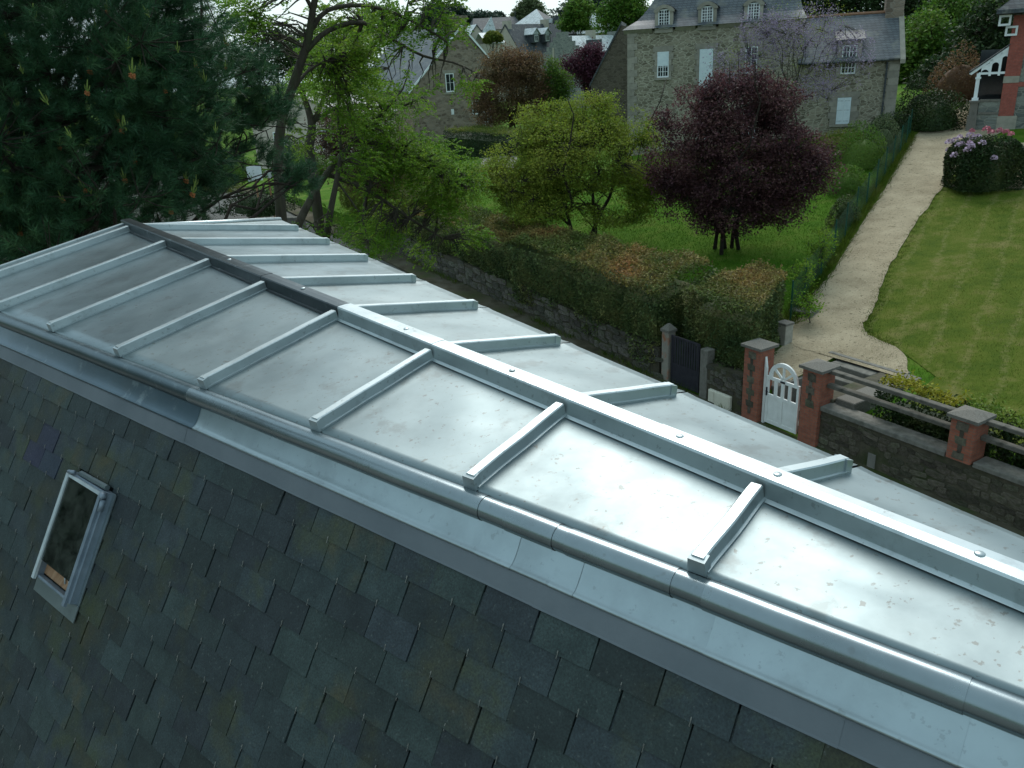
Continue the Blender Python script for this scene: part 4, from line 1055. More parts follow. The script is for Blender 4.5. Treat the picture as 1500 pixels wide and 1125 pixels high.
# --- houses further off
def gable_house(name, label, apex, rz, xl, zl, xr, zr, depth, z0, wall, roof, cat='house', verge=.10, vm=None, thick=.14, group=None):
    """gable in the local x-z plane below the apex (a world point); xl/zl and xr/zr are the two eaves"""
    R_ = root(name, label, cat, (apex[0], apex[1], z0), rz, group); a = apex[2]-z0; l, r = zl-z0, zr-z0
    mb = MB(); mb.prism([(xl, 0, 0), (xr, 0, 0), (xr, 0, r), (0, 0, a), (xl, 0, l)], (0, depth, 0)); mb.build('wall', wall, R_)
    for (x, z), s in (((xl, l), -1), ((xr, r), 1)):
        ox = s*.25; sl = (a-z)/max(.1, abs(x)); m_ = MB()
        m_.prism([(0, -verge, a+.02), (x+ox, -verge, z-abs(ox)*sl+.02), (x+ox, depth+.1, z-abs(ox)*sl+.02), (0, depth+.1, a+.02)], (0, 0, thick)); m_.build('roof', roof, R_)
        if vm:
            m_ = MB(); m_.prism([(0, -verge-.04, a-.06), (x+ox, -verge-.04, z-abs(ox)*sl-.06), (x+ox, -verge-.04, z-abs(ox)*sl+.17), (0, -verge-.04, a+.19)], (0, .035, 0)); m_.build('verge_board', vm, R_)
    return R_
ap = at(675, 39, 85)
HC = gable_house('stone_gable_house', 'brown stone gabled house with chimney behind the bronze leaved tree', ap, rad(38), -6.4, 7.2, 3.2, 9.6, 11, 1.5, M_GSTONE2, M_RSL, vm=M_PAINT)
o = MB(); o.box(-1.1, .9, .25, 1.15, ap[2]-1.5-.9, ap[2]-1.5+.75); o.box(-1.2, 1.0, .15, 1.25, ap[2]-1.5+.75, ap[2]-1.5+1.0); o.build('chimney', M_GSTONE2, HC)
for x, z, w, h in ((-2.3, 6.8-1.5, 1.0, 1.7), (.7, 4.5-1.5, 1.0, 1.3), (2.1, 3.6-1.5, .9, 1.7)):
    window(HC, x, x+w, z, z+h, -.012, 2, 2, fr=.08); m_ = MB(); m_.box(x-.2, x+w+.2, -.1, .01, z-.2, z); m_.build('sill', M_ASHL, HC); m_ = MB(); m_.box(x-.25, x+w+.25, -.05, .01, z+h, z+h+.3); m_.build('lintel', M_ASHL, HC)
mb = MB(); mb.box(-1.9, -1.6, -.05, .01, 3.2, 3.7); mb.build('wall_box', M_PAINT, HC)
ap = at(698, 37, 150); H1 = gable_house('beige_gable_house', 'beige rendered gable with dark verge next to the stone chimney gable', ap, rad(24), -4.2, ap[2]-5.0, 4.4, ap[2]-5.4, 10, 3, M_BEIGE, M_RSB, vm=M_RSD)
ap = at(740, 37, 165); H2 = gable_house('dormer_house', 'beige gabled house with two small slate dormers on its roof side', ap, rad(-48), -4.4, ap[2]-4.4, 4.4, ap[2]-5.6, 14, 3, M_BEIGE, M_RSD, vm=M_RSD)
a = ap[2]-3
mb = MB(); mb.box(-.9, .7, .1, 1.0, a-1.2, a+.75); mb.build('chimney', M_BEIGE, H2); mb = MB(); mb.box(-.7, .7, 10, 11, a-.8, a+.9); mb.build('chimney', M_BEIGE, H2)
for y in (4.4, 7.4):
    d_ = MB(); z = a-3.1; d_.prism([(1.6, y-.8, z-.2), (3.7, y-.8, z-.2), (3.7, y-.8, z+1.25), (.9, y-.8, z+1.25)], (0, 1.6, 0)); o = d_.build('dormer', M_RSD, H2)
    d_ = MB(); d_.prism([(3.95, y-1.1, z+1.2), (3.95, y, z+2.3), (.2, y, z+2.3), (.2, y-1.1, z+1.2)], (0, 0, .1)); d_.prism([(3.95, y+1.1, z+1.2), (3.95, y, z+2.3), (.2, y, z+2.3), (.2, y+1.1, z+1.2)], (0, 0, .1)); d_.prism([(3.7, y-.8, z+1.25), (3.7, y+.8, z+1.25), (3.7, y, z+2.1)], (.04, 0, 0)); d_.build('dormer_roof', M_RSB, o)
    d_ = MB(); d_.box(3.705, 3.74, y-.45, y+.45, z, z+1.15); f_ = d_.build('window', M_PAINT, H2); d_ = MB(); d_.box(3.745, 3.76, y-.34, y-.04, z+.1, z+1.05); d_.box(3.745, 3.76, y+.04, y+.34, z+.1, z+1.05); d_.build('pane', M_DGLASS, f_)
pa = at(786, 13, 185); PT = root('pyramid_roofed_house', 'far house with sheen painted pyramid slate roof above the dormer house', 'house', (pa[0], pa[1], 3), rad(-28))
a = pa[2]-3; b = 4.3; e0 = a-3.4
for q0, q1, mm in (((-b, -b), (b, -b), M_RSB), ((b, -b), (b, b), M_RSD), ((b, b), (-b, b), M_RSD), ((-b, b), (-b, -b), M_RSB)):  # left slopes painted pale for sky sheen, the others dark
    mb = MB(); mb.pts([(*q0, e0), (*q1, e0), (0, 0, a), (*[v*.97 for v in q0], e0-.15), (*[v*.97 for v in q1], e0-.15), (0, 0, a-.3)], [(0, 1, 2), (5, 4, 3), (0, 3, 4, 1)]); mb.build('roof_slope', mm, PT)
mb = MB(); mb.box(-b+.5, b-.5, -b+.5, b-.5, 0, e0-.1); mb.build('wall', M_RSD, PT)
mb = MB(); mb.box(4.6, 5.9, -2.6, -1.2, e0-3, e0+1.5); mb.build('chimney', M_RSD, PT)
mb = MB(); mb.prism([(3.2, -3.2, e0+.4), (4.8, -3.2, e0+.4), (4.8, -3.2, e0+1.2), (3.2, -3.2, e0+1.2)], (0, 2, 0)); mb.build('dormer', M_RSB, PT)
mb = MB(); mb.box(6.3, 11.5, -1.5, 5, 0, e0-1.9); mb.build('side_wing', M_RSD, PT); mb = MB(); mb.hexa([(5.9, -1.9, e0-1.9), (11.9, -1.9, e0-1.9), (11.9, 5.4, e0-1.9), (5.9, 5.4, e0-1.9), (8.4, 1.2, e0+.8), (9.2, 1.2, e0+.8), (9.2, 2.2, e0+.8), (8.4, 2.2, e0+.8)]); mb.build('wing_roof', M_RSD, PT)
ap = at(822, 47, 125); SG = root('step_gable_house', 'grey stone house with crow stepped gables and shining slate roof', 'house', (ap[0], ap[1], 2.5), rad(-40))
a = ap[2]-2.5; nst = 8; hw = 5.0; rise = 5.0
poly = [(-hw, 0, 0), (hw, 0, 0), (hw, 0, a-rise)]
for i in range(nst):
    x = hw-(i+1)*hw/(nst+.6); poly += [(x+hw/(nst+.6)*0+hw/(nst+.6), 0, a-rise+(i+1)*rise/nst), (x, 0, a-rise+(i+1)*rise/nst)]
left = [(-x, y, z) for x, y, z in poly[2:]][::-1]
mb = MB(); mb.prism(poly+left, (0, .5, 0)); mb.build('stepped_gable', M_GRST, SG)
mb = MB(); mb.prism([(p[0], 13.5, p[2]) for p in poly+left], (0, .5, 0)); mb.build('stepped_gable', M_GRST, SG)
mb = MB(); mb.box(-hw, hw, .5, 13.5, 0, a-rise-.2); mb.build('wall', M_GRST, SG)
for s in (-1, 1):
    mb = MB(); mb.prism([(0, .5, a-.65), (s*(hw+.2), .5, a-rise-.5), (s*(hw+.2), 13.5, a-rise-.5), (0, 13.5, a-.65)], (0, 0, .14)); mb.build('roof', M_RSB, SG)
mb = MB(); mb.box(1.8, 3.6, 3.6, 5.0, a-4, a-1.2); mb.build('dormer', M_RSD, SG); mb = MB(); mb.box(-.6, .6, 7, 8, a-1, a+.2); mb.build('chimney', M_BEIGE, SG)
mb = MB(); mb.box(-1.6, -1.3, -.08, 0, a-5, a-2); mb.build('downpipe', M_BEIGE, SG)
ap = at(921, 33, 62); SGW = root('side_gable', 'plain brown stone gable wall tucked against the granite house', 'building', (ap[0], ap[1], 2.5), rad(-12))
a = ap[2]-2.5
mb = MB(); mb.prism([(-2.7, 0, 0), (2.2, 0, 0), (2.2, 0, a-.2), (-.6, 0, a-.2), (-2.7, 0, a-3.9)], (0, 6, 0)); mb.build('wall', stonemat('dark_brown_rubble', [(.07, .06, .045), (.11, .095, .07)], (.12, .105, .08), (.3, .3, .14), .05), SGW)
mb = MB(); mb.prism([(-.5, -.1, a-.1), (-2.8, -.1, a-4.1), (-2.8, -.1, a-3.9), (-.5, -.1, a+.12)], (0, 6, 0)); mb.build('roof', M_RSD, SGW)
ap = at(432, 140, 72); PH = gable_house('pink_house', 'low pinkish rendered house behind the leaning street trees', ap, rad(-18), -4.5, ap[2]-1.9, 5.0, ap[2]-1.9, 8, 1.2, M_PINKR, M_RSL)
window(PH, 1.9, 2.9, 2.1, 3.6, -.012, 2, 2, fr=.08); window(PH, -2.6, -1.6, 2.1, 3.6, -.012, 2, 2, fr=.08)
pa = at(714, 26, 230); FH = root('far_slate_house', 'distant dark slate roofed house under the skyline trees', 'house', (pa[0], pa[1], 5), rad(10))
a = pa[2]-5
mb = MB(); mb.hexa([(-5, -4, a-3), (9, -4, a-3), (9, 6, a-3), (-5, 6, a-3), (-3.6, .5, a), (7.4, .5, a), (7.4, 1.5, a), (-3.6, 1.5, a)]); mb.build('roof', M_RSD, FH)
mb = MB(); mb.box(-4.7, 8.7, -3.7, 5.7, 0, a-3); mb.build('wall', M_BEIGE, FH)
mb = MB(); mb.pts([(-3, -5.2, a-4.3), (1.4, -5.2, a-4.3), (.4, -3.6, a+.1), (1.5, -3, a-4.3), (-3, -3, a-4.3)], [(0, 1, 2), (1, 3, 2), (4, 0, 2), (3, 4, 2)]); mb.build('turret_roof', M_RSB, FH)
mb = MB(); mb.tube([(7.6, 1, a), (7.6, 1, a+1.3)], .1, 5); mb.build('finial', M_RSD, FH)
pa = at(690, 58, 140); SV = root('small_pale_roof_house', 'small house with white shining roof between the two beige gables', 'house', (at(752, 55, 148)[0]-3.2, 148, 3), rad(30))
mb = MB(); mb.box(-1.6, 1.6, 0, 4, 0, at(750, 62, 148)[2]-3); mb.build('wall', M_BEIGE, SV)
z = at(750, 62, 148)[2]-3
mb = MB(); mb.prism([(-1.9, -.3, z), (1.9, -.3, z), (1.9, 2, z+1.7), (-1.9, 2, z+1.7)], (0, 0, .1)); mb.prism([(-1.9, 4.3, z), (1.9, 4.3, z), (1.9, 2, z+1.7), (-1.9, 2, z+1.7)], (0, 0, .1)); mb.build('roof', M_RSB, SV)
pa = at(874, 22, 170); WR = root('white_roofed_house', 'pale roofed house glimpsed between the green skyline trees', 'house', (pa[0], pa[1], 4), rad(-20))
a = pa[2]-4
mb = MB(); mb.prism([(-4, 0, a-3.2), (6, 0, a-3.2), (6, 4, a+.4), (-4, 4, a+.4)], (0, 0, .12)); mb.prism([(-4, 8, a-3.2), (6, 8, a-3.2), (6, 4, a+.4), (-4, 4, a+.4)], (0, 0, .12)); mb.build('roof', M_RSB, WR)
mb = MB(); mb.box(-3.7, 5.7, .3, 7.7, 0, a-3.1); mb.build('wall', M_BEIGE, WR)

# ================================================================ plants
M_BARK = mat('bark', [(.035, .030, .022), (.075, .065, .048)], 9, .95, bump=1, bscale=35, bdist=.03, stretch=(1, 1, .25), spots=[((.045, .055, .025), 3, .5, .2)])
M_BARKD = mat('bark_dark', [(.022, .018, .014), (.045, .036, .028)], 9, .95, bump=1, bscale=35, bdist=.03)
M_TWIG = mat('twig_grey', [(.06, .055, .045), (.10, .09, .075)], 9, .95)
def unit(a): return a/(np.linalg.norm(a, axis=-1, keepdims=True)+1e-9)
def leaf_arrays(P, L, W, r, up=.7, tdir=None):
    N = len(P); nrm = r.randn(N, 3); nrm[:, 2] += up*1.6; nrm = unit(nrm)
    t = r.randn(N, 3) if tdir is None else tdir+r.randn(N, 3)*.5
    t = unit(t-nrm*(t*nrm).sum(1, keepdims=True)); b = np.cross(nrm, t)
    L = (L*(.7+.6*r.rand(N)))[:, None]; W = (W*(.7+.6*r.rand(N)))[:, None]
    q = np.stack([P-t*L*.5, P+b*W*.5-t*L*.05, P+t*L*.5-nrm*L*.12, P-b*W*.5-t*L*.05], 1)
    return q.reshape(-1, 3), np.arange(4*N).reshape(-1, 4)
def leaves(name, P, L, W, m, parent, r, up=.7, tdir=None):
    V, F = leaf_arrays(np.asarray(P, float), L, W, r, up, tdir)
    return raw(name, V, F, m, parent)
def curve(p0, p1, r, lift=.15, n=7, wob=.04):
    p0, p1 = np.asarray(p0, float), np.asarray(p1, float); L = np.linalg.norm(p1-p0)
    c = p0*.45+p1*.55+ZV*L*lift; out = []
    for k in np.linspace(0, 1, n):
        p = (1-k)**2*p0+2*k*(1-k)*c+k*k*p1
        if 0 < k < 1: p = p+r.randn(3)*L*wob*.5
        out.append(p)
    return out
def gapnoise(P, s, seed):
    r = np.random.RandomState(seed); v = 0
    for _ in range(5):
        k = r.randn(3)*s; v = v+np.sin(P@k+r.rand()*6.28)
    return v/5
def lobe_points(lobes, n, r, power=.42):
    w = np.array([l[1][0]*l[1][1]*l[1][2] for l in lobes])**.8; w /= w.sum()
    pick = r.choice(len(lobes), n, p=w); d = unit(r.randn(n, 3)); rr_ = r.rand(n)**power
    C_ = np.array([l[0] for l in lobes])[pick]; R_ = np.array([l[1] for l in lobes])[pick]
    return C_+d*R_*rr_[:, None]
def tree(name, label, base, lobes, nclus, lpc, lsz, crad, ml, seed, tr=.15, nlimb=12, cat='tree', group=None, mb_=None, fork=.35,
         flat=.55, gap=-.25, gs=1.2, asp=.55, up=.7, twigs=True, stems=1, power=.42, lowcut=None):
    r = np.random.RandomState(seed); base = np.asarray(base, float); mb_ = mb_ or M_BARK
    T = root(name, label, cat, base, 0, group)
    K = lobe_points(lobes, int(nclus*1.6), r, power); K = K[gapnoise(K, gs, seed) > gap][:nclus]
    if lowcut is not None: K = K[K[:, 2] > lowcut]
    top = np.mean([l[0] for l in lobes], 0); ztop = max(l[0][2]+l[1][2]*.55 for l in lobes)
    mb = MB(); nodesP = []; tgt = K[r.choice(len(K), min(nlimb, len(K)), replace=False)]
    tp = np.array([top[0], top[1], ztop])
    for s_ in range(stems):
        b0 = base+np.array([r.randn()*tr*1.8, r.randn()*tr*1.8, -.15]) if stems > 1 else base-ZV*.15
        e_ = tp+r.randn(3)*np.array([1, 1, .3])*(.6 if stems > 1 else .15)*lobes[0][1][0]*.8
        trunk = curve(b0, e_, r, .0, 9, .05); R0 = tr*(.42 if stems > 1 else 1)
        mb.tube(trunk, list(np.linspace(R0*1.15, R0*.18, 9)), 8)
        for g in tgt[s_::stems]:
            f = fork+(1-fork)*r.rand()*.6; i = f*8; p0 = trunk[int(i)]
            if p0[2] > g[2]+.3: p0 = trunk[max(1, int(i)-3)]
            cv = curve(p0, g, r, .10, 7, .08); R1 = R0*(1-f*.75)*.5
            mb.tube(cv, list(np.linspace(R1, max(.006, R1*.2), 7)), 5, False); nodesP += cv[2:]
    mb.build('trunk', mb_, T, True, True)
    if twigs:
        N_ = np.array(nodesP); mt = MB()
        for c in K[::2]:
            j = np.argmin(((N_-c)**2).sum(1)); mt.tube([N_[j], (N_[j]+c)/2+r.randn(3)*.05, c], [.012+.02*tr, .009, .004], 3, False)
        mt.build('twigs', mb_, T, True)['kind'] = 'stuff'
    P = np.repeat(K, lpc, 0); P = P+r.randn(len(P), 3)*np.array([crad, crad, crad*flat])
    leaves('crown', P, lsz, lsz*asp, ml, T, r, up)
    return T
def lob(px, py, D, rx, ry, rz): return (at(px, py, D), (rx, ry, rz))
def shrub(name, label, c, R_, n, lsz, ml, seed, cat='shrub', group=None, core=True, asp=.5, up=.6, bump_=.18, zmin=None, block=1.0):
    """dense bush: leaves over an uneven rounded surface, c = centre of the base"""
    r = np.random.RandomState(seed); c = np.asarray(c, float); R_ = np.asarray(R_, float)
    T = root(name, label, cat, c, 0, group); d = unit(r.randn(n, 3)); d[:, 2] = np.abs(d[:, 2])*1.0-.15*(r.rand(n) < .35)
    d = unit(d)
    if block < 1: d = np.sign(d)*np.abs(d)**block/1.0
    k = 1+bump_*gapnoise(d*R_, 2.6/max(.5, R_.mean()), seed)*1.6
    P = c+d*R_*(k*((.70 if block == 1 else .82)+(.33 if block == 1 else .2)*r.rand(n)**.6))[:, None]; P[:, 2] = np.maximum(P[:, 2], c[2]+.03)
    leaves('foliage', P, lsz, lsz*asp, ml, T, r, up)
    st = MB()
    for i in range(9):
        e_ = P[r.randint(n)]; st.tube(curve(c+r.randn(3)*[.1, .1, 0]-ZV*.05, c+(e_-c)*.9, r, .1, 5), [.03, .022, .016, .011, .006], 4, False)
    st.build('stems', M_BARKD, T, True)
    if core:
        rings = []
        for ph in np.linspace(0, math.pi/2, 6):
            rings.append([c+R_*(.66 if block == 1 else .78)*np.array([math.cos(w)*math.cos(ph)**block, math.sin(w)*math.cos(ph)**block, math.sin(ph)**block])*(1+.1*math.sin(3*w+seed)) for w in np.linspace(0, 2*math.pi, 13)[:-1]])
        m_ = MB(); m_.loft(rings, True); m_.build('solid_core', ml, T, True, True)  # solid filler added so nothing shows through the leaves
    return T

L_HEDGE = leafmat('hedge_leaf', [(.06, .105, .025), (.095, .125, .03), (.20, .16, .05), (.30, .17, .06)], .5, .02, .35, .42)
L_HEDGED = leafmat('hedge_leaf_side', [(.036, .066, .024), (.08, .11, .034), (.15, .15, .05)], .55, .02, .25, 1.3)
L_OLIVE = leafmat('olive_leaf', [(.07, .115, .016), (.12, .15, .028), (.18, .19, .04)], .4, .02, .4, .5)
L_HAW = leafmat('hawthorn_leaf', [(.10, .165, .016), (.18, .235, .028), (.26, .28, .045)], .4, .02, .45, .45)
L_PRUN = leafmat('plum_leaf', [(.050, .023, .027), (.086, .038, .040), (.125, .060, .056)], .5, .03, .4, .8)
L_PURP = leafmat('purple_leaf', [(.065, .022, .036), (.11, .038, .055)], .4, .02, .3, .6)
L_BRON = leafmat('bronze_leaf', [(.085, .075, .03), (.15, .095, .048), (.20, .115, .06)], .4, .02, .4, .5)
L_LOC = leafmat('locust_leaf', [(.075, .17, .012), (.12, .23, .02), (.18, .27, .03)], .35, .015, .5, .5)
L_GREEN = leafmat('fresh_leaf', [(.045, .11, .012), (.075, .15, .02), (.11, .18, .028)], .4, .02, .4, .3)
L_DEEP = leafmat('deep_leaf', [(.018, .038, .014), (.035, .060, .018)], .45, .02, .2, .5)
L_PALE = leafmat('pale_leaf', [(.08, .115, .05), (.12, .15, .07)], .3, .01, .3, .2)
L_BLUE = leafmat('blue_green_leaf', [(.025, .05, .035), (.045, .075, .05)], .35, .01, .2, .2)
L_YEL = leafmat('yellow_leaf', [(.16, .17, .015), (.34, .30, .02)], .3, .015, .3, 2.5)
L_LIME = leafmat('lime_leaf', [(.08, .14, .015), (.17, .23, .03)], .3, .015, .3, 2.5)
L_RHO = leafmat('rhodo_leaf', [(.014, .032, .010), (.028, .05, .014), (.06, .075, .022)], .4, .02, .15, .9, .5, .15)
L_NEED = leafmat('pine_needle', [(.018, .058, .026), (.034, .095, .040), (.065, .14, .05)], .5, .02, .2, 1.4, .5, .25)
L_WIST = leafmat('lilac_flower', [(.20, .165, .24), (.30, .25, .34)], .3, .02, .35, .6)

# --- long clipped hedge above the left wall, and its neighbours
def hedge(name, label, t0, t1, n0, n1, zt, dens, lsz, ms, mt, seed, zb_=None, wave=.16, skew=0.0, rise=0.0, hang=0.0):
    r = np.random.RandomState(seed); tm = (t0+t1)/2; nm = (n0+n1)/2
    zg = zb_ if zb_ is not None else (lambda t: float(zs(t))+.95)
    T = root(name, label, 'hedge', (*xy(nm, tm), zg(tm))); P = []; S_ = []
    core = MB(); ts = np.linspace(t0+.25, t1-.25, max(3, int((t1-t0)/.8)))
    rg = []
    for t in ts:
        zz = zt(t)-.48; a_ = (t1-t)/(t1-t0); rg.append([np.array([*xy(n, t+skew*(n-n0)*a_), z]) for n, z in ((n0+.22, zg(t)), (n0+.18, zz-.12), (n0+.45, zz), (n1-.4, zz+rise*(n1-n0-.4)), (n1-.2, zz-.12+rise*(n1-n0-.2)), (n1-.22, zg(t)))])
    core.loft(rg); core.pts(rg[0], [tuple(range(5, -1, -1))]); core.pts(rg[-1], [tuple(range(6))]); core.build('solid_core', ms, T, True)  # solid core added inside the leaves to block light
    def put(face, n):
        a, b = r.rand(n), r.rand(n)
        t = t0+(t1-t0)*a
        if face == 'front' and hang: b = b*(1+hang)-hang
        zg_ = np.array([zg(v) for v in t]); zt_ = np.array([zt(v) for v in t])
        if face == 'front': nn_ = np.full(n, n0); z = zg_+(zt_-zg_)*b
        elif face == 'back': nn_ = np.full(n, n1); z = zg_+(zt_-zg_)*b
        elif face == 'top': nn_ = n0+(n1-n0)*b; z = zt_.copy()
        else:
            t = np.full(n, t0 if face == 'e0' else t1); nn_ = n0+(n1-n0)*a; z = zg(t[0])+(zt(t[0])+rise*(nn_-n0)-zg(t[0]))*b
        if face in ('top', 'back'): z = z+rise*(nn_-n0)*(1 if face == 'top' else b)
        t = t+skew*(nn_-n0)*(t1-t)/(t1-t0)
        X = np.stack([*xy(nn_, t), z], 1); dz = wave*gapnoise(X, 1.5, seed)+.10*gapnoise(X, 5, seed+1)+r.randn(n)*.05
        if face == 'top': X[:, 2] += dz; X += r.randn(n, 3)*.03
        else:
            k = {'front': (-CN, -SN), 'back': (CN, SN), 'e0': (SN, -CN), 'e1': (-SN, CN)}[face]
            X[:, 0] += k[0]*dz; X[:, 1] += k[1]*dz
        return X
    Lh = zt(tm)-zg(tm)
    side = np.concatenate([put('front', int(dens*(t1-t0)*Lh)), put('back', int(dens*.5*(t1-t0)*Lh)), put('e0', int(dens*(n1-n0)*Lh)), put('e1', int(dens*(n1-n0)*Lh))])
    top = put('top', int(dens*1.15*(t1-t0)*(n1-n0)))
    leaves('side_foliage', side, lsz, lsz*.5, ms, T, r, .35); leaves('top_foliage', top, lsz, lsz*.5, mt, T, r, .7)
    # stray shoots
    k = int((t1-t0)*14); tt = t0+(t1-t0)*r.rand(k); nn_ = n0+(n1-n0)*r.rand(k); sh = []
    for t, n in zip(tt, nn_):
        h = .12+.2*r.rand(); p = np.array([*xy(n, t+skew*(n-n0)*(t1-t)/(t1-t0)), zt(t)+rise*(n-n0)])
        for q in np.linspace(0, 1, 6): sh.append(p+ZV*h*q+r.randn(3)*.025)
    leaves('shoots', np.array(sh), lsz, lsz*.5, mt, T, r, .5)['kind'] = 'stuff'
    return T
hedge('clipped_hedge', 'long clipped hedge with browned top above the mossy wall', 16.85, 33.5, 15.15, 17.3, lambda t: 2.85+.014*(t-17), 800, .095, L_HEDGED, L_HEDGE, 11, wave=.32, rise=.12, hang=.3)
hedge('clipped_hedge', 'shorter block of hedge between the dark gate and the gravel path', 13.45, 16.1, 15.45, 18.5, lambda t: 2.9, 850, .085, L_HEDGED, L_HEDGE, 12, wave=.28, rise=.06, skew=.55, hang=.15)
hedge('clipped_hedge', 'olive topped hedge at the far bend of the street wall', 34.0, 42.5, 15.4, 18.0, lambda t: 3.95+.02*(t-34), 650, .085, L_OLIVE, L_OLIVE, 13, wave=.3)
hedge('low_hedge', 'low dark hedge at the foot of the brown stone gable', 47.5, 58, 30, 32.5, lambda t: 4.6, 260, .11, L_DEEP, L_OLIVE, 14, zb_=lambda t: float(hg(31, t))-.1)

# --- garden trees
tb = (3.4, 32.2, gz(3.4, 32.2))
tree('hawthorn_tree', 'spreading olive green tree on the lawn left of the plum tree', tb,
     [lob(850, 225, 32.4, 2.7, 2.6, 1.55), lob(760, 262, 31.8, 1.7, 1.8, 1.0), lob(905, 200, 32.8, 1.5, 1.6, 1.35), lob(925, 265, 32, 1.4, 1.6, 1.0), lob(815, 190, 33, 1.6, 1.5, 1.1), lob(865, 165, 33, 1.0, 1.0, .8), lob(745, 235, 32.4, 1.0, 1.1, .7), lob(790, 300, 31.8, 1.6, 1.6, .75), lob(900, 310, 32, 1.6, 1.6, .6), lob(725, 285, 32, 1.0, 1, .6), lob(712, 262, 32, .7, .8, .5), lob(940, 225, 32, .9, 1, 1.0), lob(955, 285, 31.6, .8, .9, .5), lob(700, 250, 32.2, .5, .6, .3), lob(905, 150, 32.6, .6, .7, .5), lob(785, 165, 32.8, .7, .7, .5)],
     4800, 21, .08, .18, L_HAW, 31, .17, 40, gap=-.2, gs=2.2, mb_=M_BARKD, stems=3, fork=.2, asp=.6, power=.33, flat=.35)
tb = (8.31, 29.66, gz(8.31, 29.66))
tree('plum_tree', 'round dark purple leaved plum tree on the lawn', tb,
     [lob(1075, 235, 30.6, 2.5, 2.4, 1.9), lob(1000, 230, 30.6, 1.35, 1.5, 1.5), lob(1155, 235, 30.6, 1.4, 1.6, 1.6), lob(1075, 160, 30.8, 1.8, 1.6, 1.2), lob(1010, 165, 30.8, 1.2, 1.2, .9), lob(1140, 160, 30.8, 1.1, 1.1, .9), lob(1010, 295, 30.4, 1.1, 1.3, .9), lob(1130, 300, 30.4, 1.2, 1.3, .8), lob(1065, 318, 30.2, 1.7, 1.5, .6), lob(985, 262, 30.4, .8, .8, .6), lob(1190, 250, 30.6, .8, .8, .9), lob(1185, 190, 30.6, .6, .6, .6), lob(975, 185, 30.6, .55, .6, .6), lob(1100, 118, 30.6, .6, .6, .6), lob(1045, 122, 30.6, .5, .5, .5)],
     3000, 26, .095, .17, L_PRUN, 32, .16, 40, gap=-.22, gs=2.0, mb_=M_BARKD, stems=5, fork=.2, asp=.62, power=.36)
# small white blossoms left in the plum tree
tb = at(1163, 175, 44.5); tb[2] = gz(tb[0], tb[1])
WT = tree('lilac_flowered_tree', 'thin bare limbed tree hung with lilac blossom before the granite house', tb,
     [lob(1090, 88, 43.5, 1.9, 1.4, 1.2), lob(1170, 45, 43.5, 2.2, 1.6, 1.2), lob(1235, 85, 43.5, 1.4, 1.4, 1.4), lob(1115, 45, 43.5, 1.5, 1.2, 1.1), lob(1205, 125, 43, 1.3, 1.0, .8), lob(1075, 120, 43, 1.0, .9, .7)],
     900, 13, .085, .13, L_WIST, 33, .12, 26, gap=-.35, gs=1.6, fork=.3, flat=1.2, power=.5, stems=2)
r = np.random.RandomState(5); K = lobe_points([lob(1090, 95, 43.2, 1.7, 1.2, 1.0), lob(1200, 110, 43, 1.5, 1.2, 1.0), lob(1180, 35, 43.5, 2.2, 1.4, 1.2)], 260, r)
P = np.repeat(K, 9, 0)+r.randn(2340, 3)*.14; leaves('young_leaves', P, .07, .035, L_HAW, WT, r)
tb = at(748, 200, 66); tb[2] = gz(tb[0], tb[1])
tree('bronze_tree', 'dense bronze brown tree hiding the corner of the stone gable', tb,
     [lob(752, 130, 66, 3.0, 2.6, 2.9), lob(752, 95, 66, 2.3, 2, 1.6), lob(715, 150, 66, 1.5, 1.6, 1.9), lob(785, 150, 66, 1.5, 1.6, 2.0)],
     1500, 24, .16, .28, L_BRON, 34, .2, 20, gap=-.3, mb_=M_BARKD, stems=3)
tb = at(858, 190, 70); tb[2] = gz(tb[0], tb[1])
tree('purple_maple', 'small deep purple tree in front of the stepped grey gable', tb,
     [lob(862, 110, 70, 1.7, 1.6, 2.1), lob(868, 82, 70, 1.1, 1.1, 1.0), lob(835, 102, 70, 1.0, 1.1, 1.1)], 650, 22, .17, .28, L_PURP, 35, .12, 14, gap=-.25)
tb = at(808, 175, 74); tb[2] = gz(tb[0], tb[1])
tree('conical_evergreen', 'narrow green evergreen between the bronze tree and the purple tree', tb,
     [lob(812, 145, 66, 1.1, 1.1, 2.6), lob(809, 108, 66, .8, .8, 1.4), lob(824, 125, 66, .8, .8, 1.2)], 420, 22, .16, .22, L_GREEN, 36, .1, 10, gap=-.5)
tb = at(520, 250, 40); tb[2] = gz(tb[0], tb[1])
tree('red_leaved_tree', 'dull red leaved small tree behind the street locust trees', tb,
     [lob(530, 215, 40, 2.2, 1.6, 2.0), lob(560, 245, 40, 1.8, 1.5, 1.3), lob(500, 190, 40, 1.4, 1.2, 1.2)], 800, 22, .12, .24, L_BRON if False else leafmat('red_leaf', [(.05, .022, .022), (.075, .04, .026), (.06, .06, .02)], .45, .03, .3, .8), 37, .12, 14, gap=-.25)
for i, (px, py, D, R_, ml, lb) in enumerate([
        (336, 222, 46, (1.5, 1.4, 1.5), L_GREEN, 'bright green bush seen through the pine needles'),
        (455, 222, 47, (1.3, 1.2, 1.4), L_GREEN, 'light green bush behind the fork of the locust trunks'),
        (425, 200, 62, (1.8, 1.6, 1.9), L_DEEP, 'dark bush against the pink rendered house'),
        (375, 275, 48, (2.2, 1.4, 1.3), L_DEEP, 'dark bush on the bank across the pale yard'),
        (384, 288, 43, (.9, .8, .9), L_DEEP, 'small dark bush in front of the white boards'),
        (303, 240, 50, (1.6, 1.4, 1.6), L_OLIVE, 'olive bush at the edge of the pine tree')]):
    p = at(px, py, D); p[2] = max(p[2]-R_[2], gz(p[0], p[1])-.3); shrub('bush', lb, p, R_, 2600, .13, ml, 60+i)

